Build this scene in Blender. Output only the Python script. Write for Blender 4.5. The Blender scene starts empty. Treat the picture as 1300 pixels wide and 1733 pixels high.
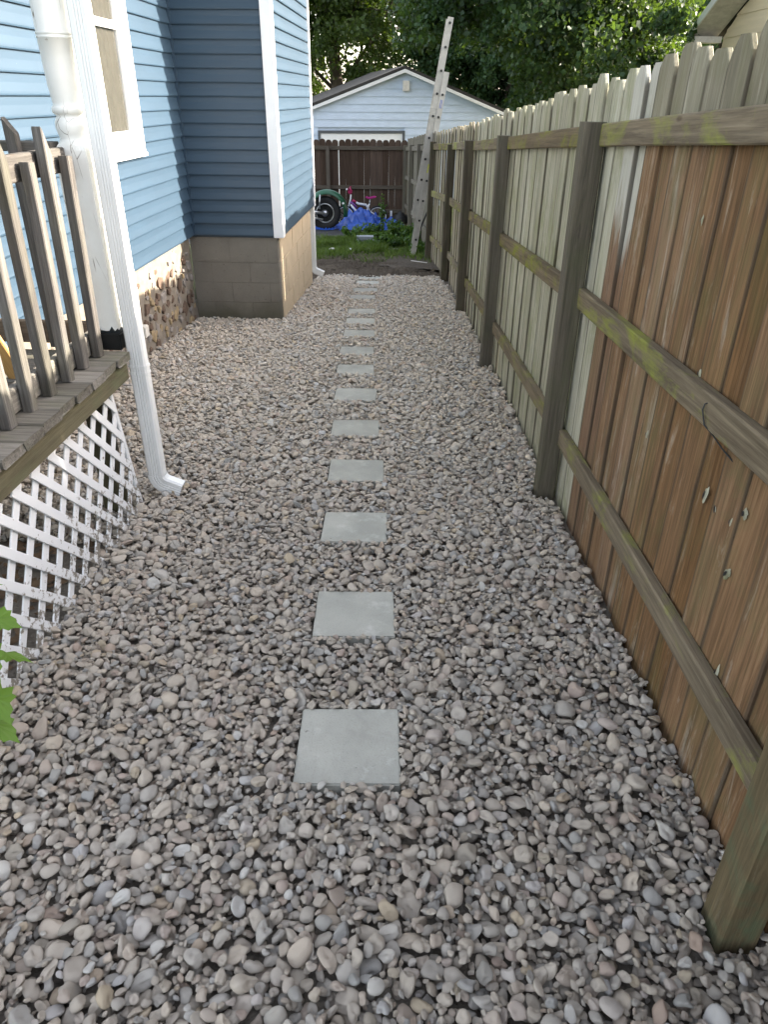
import bpy, bmesh, math, random
import numpy as np
from mathutils import Vector, Matrix, Euler
R = math.radians
random.seed(7); rng = np.random.default_rng(11)
sc = bpy.context.scene
COL = sc.collection

# ------------------------------------------------------------------ camera, sky, sun, exposure
cam_d = bpy.data.cameras.new('camera'); cam = bpy.data.objects.new('camera', cam_d); COL.objects.link(cam)
cam_d.sensor_fit = 'VERTICAL'; cam_d.sensor_height = 36.0; cam_d.lens = 1215 / 1733 * 36
cam_d.clip_start = 0.05; cam_d.clip_end = 2000
cam.matrix_world = Matrix.Translation((0, 0, 1.6)) @ Euler((R(90 - 30.05), 0, 0)).to_matrix().to_4x4() @ Matrix.Rotation(R(0.55), 4, 'Z')
sc.camera = cam
SUN_EL, SUN_AZ = 23.5, 76.0          # azimuth clockwise from +Y
world = bpy.data.worlds.new('World'); sc.world = world; world.use_nodes = True
wn = world.node_tree.nodes; wl = world.node_tree.links
sky = wn.new('ShaderNodeTexSky'); sky.sky_type = 'NISHITA'; sky.sun_disc = False
sky.sun_elevation = R(SUN_EL); sky.sun_rotation = R(SUN_AZ); sky.air_density = 1.0; sky.dust_density = 2.0; sky.ozone_density = 0.4
wb = wn.new('ShaderNodeMix'); wb.data_type = 'RGBA'; wb.blend_type = 'MULTIPLY'; wb.inputs[0].default_value = 1.0; wb.inputs[7].default_value = (1.06, 1.0, 0.95, 1)   # daylight white balance
hs_ = wn.new('ShaderNodeHueSaturation'); hs_.inputs['Saturation'].default_value = 0.55
wl.new(sky.outputs[0], hs_.inputs['Color']); wl.new(hs_.outputs[0], wb.inputs[6]); wl.new(wb.outputs[2], wn['Background'].inputs[0]); wn['Background'].inputs[1].default_value = 0.15
sun_d = bpy.data.lights.new('sun', 'SUN'); sun = bpy.data.objects.new('sun', sun_d); COL.objects.link(sun)
sun_d.energy = 4.0; sun_d.angle = R(0.6); sun_d.color = (1.0, 0.90, 0.76)
sv = Vector((math.sin(R(SUN_AZ)) * math.cos(R(SUN_EL)), math.cos(R(SUN_AZ)) * math.cos(R(SUN_EL)), math.sin(R(SUN_EL))))
sun.rotation_euler = sv.to_track_quat('Z', 'Y').to_euler(); sun.location = (20, 5, 15)
sc.view_settings.view_transform = 'Standard'; sc.view_settings.look = 'None'
sc.view_settings.exposure = 2.60; sc.view_settings.gamma = 1.0
sc.view_settings.use_curve_mapping = False

S = 0.0585                            # fall of the ground away from the camera
def gz(y): return -S * min(y, 30.0)

# ------------------------------------------------------------------ helpers
class NT:
    """terse node building"""
    def __init__(s, name):
        s.m = bpy.data.materials.new(name); s.m.use_nodes = True
        s.t = s.m.node_tree; s.n = s.t.nodes; s.p = s.n['Principled BSDF']; s.out = s.n['Material Output']
    def link(s, a, b): s.t.links.new(a, b)
    def val(s, sock, v):
        if hasattr(v, 'is_output'): s.link(v, sock)
        elif isinstance(v, (tuple, list)) and len(v) == 3 and sock.type == 'RGBA': sock.default_value = (*v, 1)
        else: sock.default_value = v
    def obj(s): return s.n.new('ShaderNodeTexCoord').outputs['Object']
    def pos(s): return s.n.new('ShaderNodeNewGeometry').outputs['Position']
    def island(s): return s.n.new('ShaderNodeNewGeometry').outputs['Random Per Island']
    def rnd(s): return s.n.new('ShaderNodeObjectInfo').outputs['Random']
    def math(s, op, a, b=0.0, c=None, clamp=False):
        q = s.n.new('ShaderNodeMath'); q.operation = op; q.use_clamp = clamp
        s.val(q.inputs[0], a); s.val(q.inputs[1], b)
        if c is not None: s.val(q.inputs[2], c)
        return q.outputs[0]
    def vmath(s, op, a, b):
        q = s.n.new('ShaderNodeVectorMath'); q.operation = op; s.val(q.inputs[0], a)
        if hasattr(b, 'is_output'): s.link(b, q.inputs[1])
        else: q.inputs[1].default_value = b
        return q.outputs[0]
    def shifted(s, k=31.0):
        c = s.n.new('ShaderNodeCombineXYZ'); r = s.math('MULTIPLY', s.rnd(), k)
        for i in range(3): s.link(r, c.inputs[i])
        return s.vmath('ADD', s.obj(), c.outputs[0])
    def scale(s, v, sc3): return s.vmath('MULTIPLY', v, sc3)
    def noise(s, v, scale=5, detail=4, rough=.6, dist=0.0):
        q = s.n.new('ShaderNodeTexNoise'); s.link(v, q.inputs['Vector']); q.inputs['Scale'].default_value = scale
        q.inputs['Detail'].default_value = detail; q.inputs['Roughness'].default_value = rough; q.inputs['Distortion'].default_value = dist
        return q.outputs['Fac']
    def voro(s, v, scale=5, feat='F1', rand=1.0):
        q = s.n.new('ShaderNodeTexVoronoi'); q.feature = feat; s.link(v, q.inputs['Vector']); q.inputs['Scale'].default_value = scale
        q.inputs['Randomness'].default_value = rand
        return q.outputs['Distance']
    def sep(s, v, i):
        q = s.n.new('ShaderNodeSeparateXYZ'); s.link(v, q.inputs[0]); return q.outputs[i]
    def ramp(s, f, stops, interp='LINEAR'):
        q = s.n.new('ShaderNodeValToRGB'); s.link(f, q.inputs[0]); e = q.color_ramp; e.interpolation = interp
        while len(e.elements) < len(stops): e.elements.new(0.5)
        for el, (p, c) in zip(e.elements, stops):
            el.position = p; el.color = (c, c, c, 1) if isinstance(c, (int, float)) else (*c, 1)
        return q.outputs[0]
    def mix(s, f, a, b, mode='MIX'):
        q = s.n.new('ShaderNodeMix'); q.data_type = 'RGBA'; q.blend_type = mode
        s.val(q.inputs[0], f); s.val(q.inputs[6], a); s.val(q.inputs[7], b)
        return q.outputs[2]
    def rng(s, f, a, b, c=0.0, d=1.0):
        q = s.n.new('ShaderNodeMapRange'); s.link(f, q.inputs[0])
        for i, v in enumerate((a, b, c, d)): q.inputs[i + 1].default_value = v
        return q.outputs[0]
    def bump(s, h, strength=.3, dist=.01, prev=None):
        q = s.n.new('ShaderNodeBump'); s.link(h, q.inputs['Height']); q.inputs['Strength'].default_value = strength
        q.inputs['Distance'].default_value = dist
        if prev: s.link(prev, q.inputs['Normal'])
        s.link(q.outputs[0], s.p.inputs['Normal']); return q.outputs[0]
    def done(s, col, rough=.8, spec=.3, metal=0.0):
        s.val(s.p.inputs['Base Color'], col); s.val(s.p.inputs['Roughness'], rough)
        s.p.inputs['Specular IOR Level'].default_value = spec; s.p.inputs['Metallic'].default_value = metal
        return s.m

def plain(name, col, rough=.6, var=.12, scale=6, bump=.1, metal=0.0, spec=.4, bscale=60):
    t = NT(name); v = t.shifted(); n = t.noise(v, scale, 5)
    k = t.rng(n, .25, .75, 1 - var, 1 + var)
    c = t.mix(1.0, col, t.ramp(t.math('MULTIPLY', k, .5), [(0, 0.0), (1, 2.0)]), 'MULTIPLY')
    if bump: t.bump(t.noise(v, bscale, 4), bump, .004)
    return t.done(c, rough, spec, metal)

def wood(name, ca, cb, edge=0.0, green=0.0, cg=(.16, .17, .045), dark=.35, white=0.0, rough=.88, top=None, vary=.25, bump=.5, base=0.0):
    """grain runs along local Z. top=(z, colour a, colour b): other weathering above that height"""
    t = NT(name); v = t.shifted()
    grain = t.noise(t.scale(v, (1, 1, .035)), 95, 5, .65, .4)
    fine = t.noise(t.scale(v, (1, 1, .02)), 320, 3, .6)
    blotch = t.noise(t.scale(v, (1, 1, .22)), 7, 5, .6, .6)
    mid = t.noise(t.scale(v, (1, 1, .05)), 28, 5, .7, 1.2)
    c = t.mix(t.rng(grain, .3, .72), ca, cb)
    c = t.mix(t.rng(mid, .46, .66, 0, .6), c, tuple(x * .5 for x in ca))
    if top:
        z = t.sep(t.obj(), 2)
        w = t.math('ADD', z, t.math('MULTIPLY', t.math('SUBTRACT', t.noise(t.scale(v, (1, 1, .15)), 22, 4), .5), top[3] if len(top) > 3 else .10))
        c = t.mix(t.rng(w, top[0] - (.03 if len(top) < 4 else .10), top[0] + (.03 if len(top) < 4 else .10)), c, t.mix(t.rng(grain, .3, .72), top[1], top[2]))
    c = t.mix(t.rng(blotch, .42, .72, 0, dark), c, t.mix(.55, c, (.03, .022, .015)))
    c = t.mix(t.rng(fine, .58, .80, 0, .45), c, (.05, .042, .035))
    if white:
        st = t.noise(t.scale(v, (1, 1, .14)), 15, 6, .75, .6)
        c = t.mix(t.math('MULTIPLY', t.rng(st, .56, .76), white, clamp=True), c, (.50, .46, .38))
    # knots
    kn = t.voro(t.scale(v, (1, 1, .30)), 7.0)
    c = t.mix(t.rng(kn, .07, .03, 0, .75), c, (.06, .04, .025))
    if green:
        gn = t.noise(t.scale(v, (1, 1, .5)), 5.5, 6, .7, .5)
        g = t.math('MULTIPLY', t.rng(gn, .48, .66), green, clamp=True)
        c = t.mix(g, c, t.mix(fine, cg, (cg[0] * .45, cg[1] * .5, cg[2] * .6)))
    if base:
        z = t.sep(t.obj(), 2); g = t.math('MULTIPLY', t.rng(t.math('ADD', z, t.math('MULTIPLY', blotch, .35)), .75, .15), base, clamp=True)
        c = t.mix(g, c, (.085, .085, .035))
    if edge:
        xa = t.math('ABSOLUTE', t.sep(t.obj(), 0)); xa = t.math('ADD', xa, t.math('MULTIPLY', t.math('SUBTRACT', blotch, .5), .018))
        c = t.mix(t.math('MULTIPLY', t.rng(xa, .058, .067), edge), c, (.045, .035, .025))  # edge colour darkened to stand in for the shaded gaps between boards
    k = t.rng(t.rnd(), 0, 1, 1 - vary, 1 + vary)
    q = t.n.new('ShaderNodeHueSaturation'); t.link(c, q.inputs['Color']); t.link(k, q.inputs['Value'])
    t.link(t.rng(t.rnd(), 0, 1, 1.12, .88), q.inputs['Saturation'])
    b1 = t.bump(grain, bump, .004); t.bump(fine, bump * .7, .002, b1)
    return t.done(q.outputs[0], rough, .25)

def mesh_obj(name, verts, faces, mat, parent=None, smooth=False, loc=(0, 0, 0)):
    me = bpy.data.meshes.new(name); me.from_pydata([tuple(v) for v in verts], [], [tuple(f) for f in faces]); me.update()
    if smooth: me.polygons.foreach_set('use_smooth', [True] * len(me.polygons))
    if mat: me.materials.append(mat)
    o = bpy.data.objects.new(name, me); COL.objects.link(o); o.parent = parent; o.location = loc
    return o
def inst(name, me, parent=None, M=None):
    o = bpy.data.objects.new(name, me); COL.objects.link(o); o.parent = parent
    if M is not None: o.matrix_local = M
    return o
def tag(o, label=None, cat=None, group=None, kind=None):
    if label: o['label'] = label
    if cat: o['category'] = cat
    if group: o['group'] = group
    if kind: o['kind'] = kind
    return o
def empty(name, loc=(0, 0, 0), rz=0.0, **k):
    o = bpy.data.objects.new(name, None); COL.objects.link(o); o.location = loc; o.rotation_euler = (0, 0, rz); o.empty_display_size = .1
    return tag(o, **k)

class MB:
    def __init__(s): s.v = []; s.f = []
    def add(s, v, f):
        n = len(s.v); s.v += [tuple(p) for p in v]; s.f += [tuple(i + n for i in q) for q in f]; return s
    def box(s, a, b):
        x0, y0, z0 = a; x1, y1, z1 = b
        return s.add([(x0, y0, z0), (x1, y0, z0), (x1, y1, z0), (x0, y1, z0), (x0, y0, z1), (x1, y0, z1), (x1, y1, z1), (x0, y1, z1)],
                     [(0, 3, 2, 1), (4, 5, 6, 7), (0, 1, 5, 4), (1, 2, 6, 5), (2, 3, 7, 6), (3, 0, 4, 7)])
    def tube(s, pts, r, n=10, closed=False, caps=True):
        pts = [Vector(p) for p in pts]; m = len(pts); rr = r if isinstance(r, (list, tuple)) else [r] * m
        ref = None; base = len(s.v)
        for i, p in enumerate(pts):
            a = pts[(i - 1) % m] if (closed or i > 0) else p; b = pts[(i + 1) % m] if (closed or i < m - 1) else p
            t = (b - a).normalized()
            if ref is None: ref = Vector((0, 0, 1)) if abs(t.z) < .9 else Vector((1, 0, 0))
            x = (ref - t * ref.dot(t)).normalized(); ref = x; y = t.cross(x)
            for k in range(n):
                q = 2 * math.pi * k / n; s.v.append(tuple(p + (x * math.cos(q) + y * math.sin(q)) * rr[i]))
        for i in range(m if closed else m - 1):
            for k in range(n):
                a0 = base + i * n + k; a1 = base + i * n + (k + 1) % n; b0 = base + ((i + 1) % m) * n + k; b1 = base + ((i + 1) % m) * n + (k + 1) % n
                s.f.append((a0, a1, b1, b0))
        if caps and not closed:
            s.f.append(tuple(base + k for k in reversed(range(n)))); s.f.append(tuple(base + (m - 1) * n + k for k in range(n)))
        return s
    def lathe(s, prof, n=24, c=(0, 0, 0), axis='Z'):
        base = len(s.v)
        for (r, z) in prof:
            for k in range(n):
                q = 2 * math.pi * k / n; p = (r * math.cos(q), r * math.sin(q), z)
                if axis == 'Y': p = (p[0], p[2], p[1])
                if axis == 'X': p = (p[2], p[0], p[1])
                s.v.append((p[0] + c[0], p[1] + c[1], p[2] + c[2]))
        for i in range(len(prof) - 1):
            for k in range(n):
                s.f.append((base + i * n + k, base + i * n + (k + 1) % n, base + (i + 1) * n + (k + 1) % n, base + (i + 1) * n + k))
        return s
    def prism(s, poly, a, b, axis='Y'):
        """poly in the plane across axis, extruded from a to b"""
        def P(p, t): return {'Y': (p[0], t, p[1]), 'X': (t, p[0], p[1]), 'Z': (p[0], p[1], t)}[axis]
        n = len(poly); base = len(s.v)
        s.v += [P(p, a) for p in poly] + [P(p, b) for p in poly]
        s.f += [tuple(base + i for i in range(n)), tuple(base + n + i for i in reversed(range(n)))]
        s.f += [(base + i, base + n + i, base + n + (i + 1) % n, base + (i + 1) % n) for i in range(n)]
        return s
    def obj(s, name, mat, parent=None, smooth=False, loc=(0, 0, 0), bevel=0.0, seg=2):
        o = mesh_obj(name, s.v, s.f, mat, parent, smooth, loc)
        bm = bmesh.new(); bm.from_mesh(o.data); bmesh.ops.recalc_face_normals(bm, faces=bm.faces)
        if bevel: bmesh.ops.bevel(bm, geom=[e for e in bm.edges if len(e.link_faces) == 2 and e.calc_face_angle(0) > .5], offset=bevel, segments=seg, affect='EDGES', clamp_overlap=True)
        bm.to_mesh(o.data); bm.free()
        return o

def beam_mesh(name, L, w, t, mat, seg=6, warp=.004, ch=.005, seed=0, ears=None, rough_end=0.0, taper=1.0):
    """timber along local Z, w on X, t on Y, eased edges, slight warp; ears = list of (distance below top, width factor)"""
    r = random.Random(seed); zs = [L * i / seg for i in range(seg + 1)]; f = [1.0] * (seg + 1)
    if ears:
        cut = ears[0][0]; zs = [z for z in zs if z < L - cut - .01]; f = [1.0] * len(zs)
        for d, k in ears: zs.append(L - d); f.append(k)
    a, b = r.uniform(-1, 1) * warp, r.uniform(-1, 1) * warp; p1, p2 = r.uniform(0, 6), r.uniform(0, 6)
    v, fc = [], []
    for z, k in zip(zs, f):
        dx = a * math.sin(p1 + 3 * z / max(L, .1)); dy = b * math.sin(p2 + 2.4 * z / max(L, .1))
        hw, ht = w / 2 * k * (1 + r.uniform(-.01, .01)), t / 2; c = min(ch, hw * .45, ht * .45)
        for (x, y) in ((-hw + c, -ht), (hw - c, -ht), (hw, -ht + c), (hw, ht - c), (hw - c, ht), (-hw + c, ht), (-hw, ht - c), (-hw, -ht + c)):
            v.append((x + dx, y + dy, z + (r.uniform(-1, 1) * rough_end if z in (zs[0], zs[-1]) else 0)))
    n = len(zs)
    for i in range(n - 1):
        for k in range(8): fc.append((i * 8 + k, i * 8 + (k + 1) % 8, (i + 1) * 8 + (k + 1) % 8, (i + 1) * 8 + k))
    fc.append(tuple(reversed(range(8)))); fc.append(tuple((n - 1) * 8 + k for k in range(8)))
    me = bpy.data.meshes.new(name); me.from_pydata(v, [], fc); me.update(); me.materials.append(mat)
    return me
def along(p0, p1, side=(0, 1, 0)):
    p0, p1 = Vector(p0), Vector(p1); z = (p1 - p0).normalized(); x = Vector(side); x = (x - z * x.dot(z)).normalized(); y = z.cross(x)
    return Matrix((x, y, z)).transposed().to_4x4().to_4x4() if False else Matrix.Translation(p0) @ Matrix((x, y, z)).transposed().to_4x4()
def beam(name, p0, p1, w, t, mat, parent=None, side=(0, 1, 0), **k):
    """side = direction of the width w"""
    L = (Vector(p1) - Vector(p0)).length
    return inst(name, beam_mesh(name, L, w, t, mat, seed=random.randrange(9999), **k), parent, along(p0, p1, side))

# ------------------------------------------------------------------ materials
M = {}
def pebble_mat():
    t = NT('pebble_stone'); v = t.shifted(47.0); r = t.rnd()
    base = t.ramp(r, [(0, (0.574, 0.500, 0.406)), (.12, (0.460, 0.400, 0.331)), (.22, (0.619, 0.540, 0.442)), (.32, (0.505, 0.446, 0.376)), (.42, (0.424, 0.401, 0.364)), (.50, (0.630, 0.540, 0.428)),
                      (.58, (0.513, 0.417, 0.340)), (.66, (0.606, 0.539, 0.457)), (.73, (0.355, 0.353, 0.337)), (.79, (0.570, 0.485, 0.382)), (.85, (0.630, 0.615, 0.573)),
                      (.90, (0.481, 0.366, 0.299)), (.93, (0.564, 0.457, 0.310)), (.96, (0.281, 0.267, 0.248)), (.985, (0.630, 0.615, 0.600)), (1, (0.434, 0.304, 0.225))])
    n1 = t.noise(v, 26, 6, .65, .3); n2 = t.noise(v, 150, 4, .7); n3 = t.noise(t.scale(v, (1, 1, 3.5)), 40, 4, .6, 1.5)
    c = t.mix(t.rng(n1, .3, .7, 0, .5), base, t.mix(.5, base, (.60, .56, .50)))
    c = t.mix(t.rng(n3, .62, .70, 0, .35), c, (.70, .68, .64))
    c = t.mix(t.rng(n2, .58, .74, 0, .5), c, (.17, .155, .14)); c = t.mix(t.rng(t.noise(v, 75, 5, .7), .58, .72, 0, .5), c, (.66, .64, .60))
    t.bump(n2, .6, .003, t.bump(n1, .7, .008))
    return t.done(c, .78, .35)
M['pebble'] = pebble_mat()
def soil_mat(name, a, b, c_):
    t = NT(name); v = t.pos(); n = t.noise(v, 2.2, 8, .7); f = t.noise(v, 60, 6, .75); s_ = t.voro(v, 45)
    c = t.mix(t.rng(n, .35, .65), a, b); c = t.mix(t.rng(f, .5, .75, 0, .8), c, c_)
    t.bump(f, .9, .02, t.bump(s_, .5, .02)); return t.done(c, .95, .15)
M['soil'] = soil_mat('soil', (.075, .062, .050), (.12, .10, .078), (.20, .175, .145))
M['bed'] = soil_mat('stony_soil', (.17, .15, .125), (.24, .215, .18), (.32, .29, .25))
M['strip'] = soil_mat('trodden_soil', (.075, .06, .045), (.13, .108, .082), (.19, .16, .13))
M['asphalt'] = soil_mat('asphalt', (.05, .05, .052), (.07, .07, .07), (.17, .17, .165))
M['lawn'] = soil_mat('lawn_ground', (.045, .055, .02), (.07, .075, .03), (.10, .09, .05))
def paver_mat():
    t = NT('concrete_paver'); v = t.shifted(); n = t.noise(v, 5, 6, .6); f = t.noise(v, 170, 4, .7); d = t.noise(v, 42, 3, .5)
    c = t.mix(t.rng(n, .35, .68), (.31, .31, .275), (.40, .395, .35)); c = t.mix(t.rng(f, .55, .75, 0, .55), c, (.17, .18, .17))
    c = t.mix(t.rng(d, .70, .76, 0, .75), c, (.12, .115, .10))
    w = t.noise(v, 9, 6, .75); c = t.mix(t.rng(w, .55, .72, 0, .6), c, (.54, .54, .50)); w2 = t.noise(t.scale(v, (1, .5, 1)), 6, 5, .7, 1.0); c = t.mix(t.rng(w2, .56, .68, 0, .45), c, (.27, .265, .235))
    q = t.n.new('ShaderNodeHueSaturation'); t.link(c, q.inputs['Color']); t.link(t.rng(t.rnd(), 0, 1, .92, 1.12), q.inputs['Value'])
    t.bump(f, .4, .003); return t.done(q.outputs[0], .85, .3)
M['paver'] = paver_mat()
def siding_mat(name, col, rough=.42):
    t = NT(name); v = t.shifted(); n = t.noise(t.scale(v, (1, .35, 3)), 4, 5); s_ = t.noise(v, 70, 3)
    c = t.mix(t.rng(n, .3, .7), tuple(x * .93 for x in col), tuple(min(1, x * 1.07) for x in col))
    c = t.mix(t.rng(s_, .76, .80, 0, .5), c, (.55, .6, .62))
    gr = t.noise(t.scale(v, (6, .25, 6)), 40, 3); t.bump(gr, .12, .002, t.bump(t.noise(v, 2.0, 2), .25, .01)); return t.done(c, rough, .45)
M['blue'] = siding_mat('blue_vinyl_siding', (.028, .054, .084))
M['bluetrim'] = siding_mat('blue_trim', (.025, .048, .076))
M['white'] = plain('white_painted_metal', (.76, .77, .76), .42, .05, 5, 0)
M['whitetrim'] = plain('white_trim', (.74, .75, .76), .5, .04, 5, .06)
M['garage'] = siding_mat('pale_garage_siding', (.50, .59, .72), .6)
M['yellow'] = siding_mat('cream_siding', (.62, .53, .37), .7)
M['soffit'] = plain('weathered_soffit', (.58, .56, .52), .8, .2, 9)
def block_mat():
    t = NT('concrete_block'); v = t.pos(); n = t.noise(v, 3, 6); f = t.noise(v, 110, 4, .8); p = t.noise(v, 55, 3, .6)
    c = t.mix(t.rng(n, .3, .7), (.150, .136, .115), (.20, .184, .156)); c = t.mix(t.rng(f, .5, .8, 0, .6), c, (.24, .22, .185))
    c = t.mix(t.rng(p, .66, .74, 0, .8), c, (.05, .045, .04))
    z = t.math('ADD', t.math('ADD', t.sep(v, 2), .44), t.math('MULTIPLY', n, .25)); c = t.mix(t.rng(z, .32, .16, 0, .75), c, (.085, .082, .055))
    t.bump(f, .7, .006); return t.done(c, .92, .2)
M['block'] = block_mat()
M['mortar'] = plain('foundation_mortar', (.19, .165, .135), .95, .25, 7, .8, bscale=40)
M['plaster'] = plain('old_limewash', (.19, .165, .13), .95, .35, 9, 1.0, bscale=25)
M['sunlitblock'] = plain('sunlit_tan_block', (.52, .42, .29), .85, .10, 6, .5, bscale=50)  # tan lightened in colour to stand in for sunlight on the side face
M['stoneA'] = plain('brown_fieldstone', (.11, .075, .055), .9, .35, 14, .8, bscale=30)
M['stoneB'] = plain('grey_fieldstone', (.22, .20, .185), .9, .35, 14, .8, bscale=30)
M['stoneC'] = plain('ochre_fieldstone', (.26, .20, .12), .9, .35, 14, .8, bscale=30)
def oldpaint():
    t = NT('cracked_white_paint'); v = t.obj(); cr = t.voro(t.vmath('ADD', t.scale(v, (1, 1, .12)), (0, 0, 0)), 19, 'DISTANCE_TO_EDGE'); n = t.noise(v, 5, 5); f = t.noise(v, 38, 5, .7)
    c = t.mix(t.rng(n, .3, .7), (.66, .65, .60), (.74, .74, .71))
    k = t.math('MULTIPLY', t.rng(cr, .009, .002), t.rng(t.noise(v, 6.3, 2), .50, .58), clamp=True)
    c = t.mix(k, c, (.16, .13, .10)); c = t.mix(t.rng(f, .68, .74, 0, .8), c, (.35, .31, .26))
    t.bump(k, -.4, .004, t.bump(f, .2, .004)); return t.done(c, .6, .35)
M['oldpaint'] = oldpaint()
def latticemat():
    t = NT('lattice_white_paint'); v = t.shifted(); n = t.noise(v, 30, 6, .7); z = t.sep(t.pos(), 2)
    low = t.rng(z, .25, -.16); c = (.70, .715, .73)
    k = t.rng(t.math('ADD', n, t.math('MULTIPLY', low, .20)), .64, .70); c = t.mix(k, c, (.22, .20, .17))
    t.bump(n, .2, .003); return t.done(c, .7, .3)
M['lattice'] = latticemat()
M['black'] = plain('black_plastic', (.012, .013, .013), .5, .3)
M['rubber'] = plain('black_rubber', (.014, .014, .015), .8, .3)
M['chrome'] = plain('dull_chrome', (.55, .56, .57), .3, .05, metal=.9)
M['alu'] = plain('weathered_aluminium', (.42, .40, .365), .5, .2, 8, .15, metal=.15)
M['greenpaint'] = plain('green_paint', (.008, .075, .035), .3, .15, spec=.5)
M['purple'] = plain('magenta_plastic', (.42, .02, .20), .45, .1)
M['violet'] = plain('violet_paint', (.16, .05, .26), .45, .1)
M['redpaint'] = plain('dark_pink_paint', (.32, .015, .08), .45, .1)
M['tarp'] = plain('blue_tarpaulin', (.012, .070, .36), .42, .25, 7, .15, spec=.5)
M['yellowstick'] = plain('yellow_sticker', (.60, .62, .05), .5)
M['orangewood'] = wood('orange_plank', (.50, .27, .07), (.62, .36, .11), dark=.1, vary=.02, bump=.15)
M['shingle'] = plain('dark_shingle', (.038, .036, .034), .95, .35, 4, .9, bscale=18)
M['glass'] = NT('window_glass').done((.05, .055, .06), .04, .6)
M['darkglass'] = NT('dark_window').done((.06, .065, .07), .08, .5)
M['curtain'] = plain('olive_curtain', (.055, .053, .040), .8, .12, 9, .1)
M['picket_pale'] = wood('bleached_picket', (.285, .275, .205), (.46, .445, .355), edge=.75, green=.65, cg=(.25, .26, .11), dark=.30, white=.35, vary=.13)
M['picket_brown'] = wood('brown_picket', (.120, .066, .029), (.262, .155, .080), edge=.75, green=.40, cg=(.14, .14, .05), dark=.6, white=.6, vary=.20, top=(1.71, (.15, .135, .095), (.25, .23, .165)))
M['picket_part'] = wood('half_bleached_picket', (.13, .075, .042), (.22, .135, .08), edge=.75, green=.2, dark=.15, white=.5, vary=.1, top=(1.36, (.33, .32, .28), (.47, .46, .40), .9))
M['picket_far'] = wood('weathered_picket', (.27, .235, .175), (.38, .335, .25), edge=.75, green=.75, cg=(.22, .22, .085), dark=.25, white=.2, vary=.15)
M['rail'] = wood('mossy_rail', (.115, .088, .055), (.205, .165, .108), green=1.0, cg=(.25, .26, .035), dark=.7, vary=.12)
M['post'] = wood('grey_green_post', (.075, .065, .050), (.14, .122, .092), green=.45, cg=(.11, .115, .055), dark=.45, vary=.15, base=.9)
M['post_near'] = wood('mossy_near_post', (.075, .058, .030), (.14, .108, .058), green=1.0, cg=(.095, .125, .065), dark=.3, white=.15)
M['deck'] = wood('grey_deck_wood', (.11, .102, .088), (.20, .188, .165), green=.3, cg=(.13, .14, .06), dark=.4, white=.15, vary=.22, bump=.9)
M['rim'] = wood('green_rim_board', (.095, .085, .05), (.145, .13, .085), green=.7, cg=(.15, .165, .085), dark=.3, vary=.05)
M['baluster'] = wood('grey_baluster', (.072, .067, .062), (.150, .141, .131), green=.12, dark=.45, white=.15, vary=.22, bump=.8)
M['deckfloor'] = wood('brown_deck_floor', (.16, .12, .09), (.24, .19, .14), dark=.35, vary=.15)
M['backpicket'] = wood('dark_brown_picket', (.050, .033, .024), (.090, .058, .040), dark=.4, vary=.3)
M['backrail'] = wood('dark_grey_rail', (.075, .064, .05), (.12, .10, .08), dark=.4, vary=.1)
M['backgrey'] = wood('dark_grey_picket', (.10, .09, .07), (.16, .145, .115), dark=.4, green=.2, vary=.2)
M['bark'] = plain('tree_bark', (.07, .055, .042), .95, .3, 5, 1.0, bscale=14)
def leafmat(name, a, b, trans=.27):
    t = NT(name); r = t.island(); n = t.noise(t.pos(), .9, 2)
    c = t.mix(r, a, b); c = t.mix(t.rng(n, .35, .65, 0, .6), c, tuple(x * .55 for x in a))
    t.val(t.p.inputs['Base Color'], c); t.p.inputs['Roughness'].default_value = .5; t.p.inputs['Specular IOR Level'].default_value = .35
    tr = t.n.new('ShaderNodeBsdfTranslucent'); t.link(t.mix(.5, c, (.20, .32, .02)), tr.inputs[0])
    mx = t.n.new('ShaderNodeMixShader'); mx.inputs[0].default_value = trans
    t.link(t.p.outputs[0], mx.inputs[1]); t.link(tr.outputs[0], mx.inputs[2]); t.link(mx.outputs[0], t.out.inputs[0])
    return t.m
M['leaf'] = leafmat('maple_leaf', (.015, .042, .015), (.042, .088, .032))
M['leaf2'] = leafmat('olive_leaf', (.024, .048, .010), (.055, .09, .016))
M['leaf3'] = leafmat('bright_leaf', (.11, .20, .03), (.19, .28, .05), .45)
M['grass'] = leafmat('grass_blade', (.075, .135, .025), (.15, .21, .045), .25)
M['weed'] = leafmat('weed_leaf', (.04, .10, .02), (.08, .16, .035), .3)
M['youngleaf'] = leafmat('young_leaf', (.12, .24, .03), (.18, .31, .045), .4)

# ------------------------------------------------------------------ ground
def sheet(name, poly_or_rect, mat, lift=0.0, n=(30, 30), amp=0.0, kind='structure'):
    x0, x1, y0, y1 = poly_or_rect; v = []; f = []; nx, ny = n
    for j in range(ny + 1):
        for i in range(nx + 1):
            x = x0 + (x1 - x0) * i / nx; y = y0 + (y1 - y0) * j / ny
            e = 0 if (i in (0, nx) or j in (0, ny)) else 1
            v.append((x, y, gz(y) + lift + e * amp * (math.sin(x * 7.1 + y * 3.3) + math.sin(y * 9.7 - x * 4.1) + random.uniform(-1, 1)) * .5))
    for j in range(ny):
        for i in range(nx): a = j * (nx + 1) + i; f.append((a, a + 1, a + nx + 2, a + nx + 1))
    return tag(mesh_obj(name, v, f, mat, smooth=True), kind=kind)
gm = MB()
ys = [-300, -20, -5, 0, 5, 10, 20, 30, 60, 400]
for y in ys: gm.v += [(-400, y, gz(y) - .062), (400, y, gz(y) - .062)]
for i in range(len(ys) - 1): gm.f.append((2 * i, 2 * i + 1, 2 * i + 3, 2 * i + 2))
ground = gm.obj('ground', M['lawn']); tag(ground, kind='structure')
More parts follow.
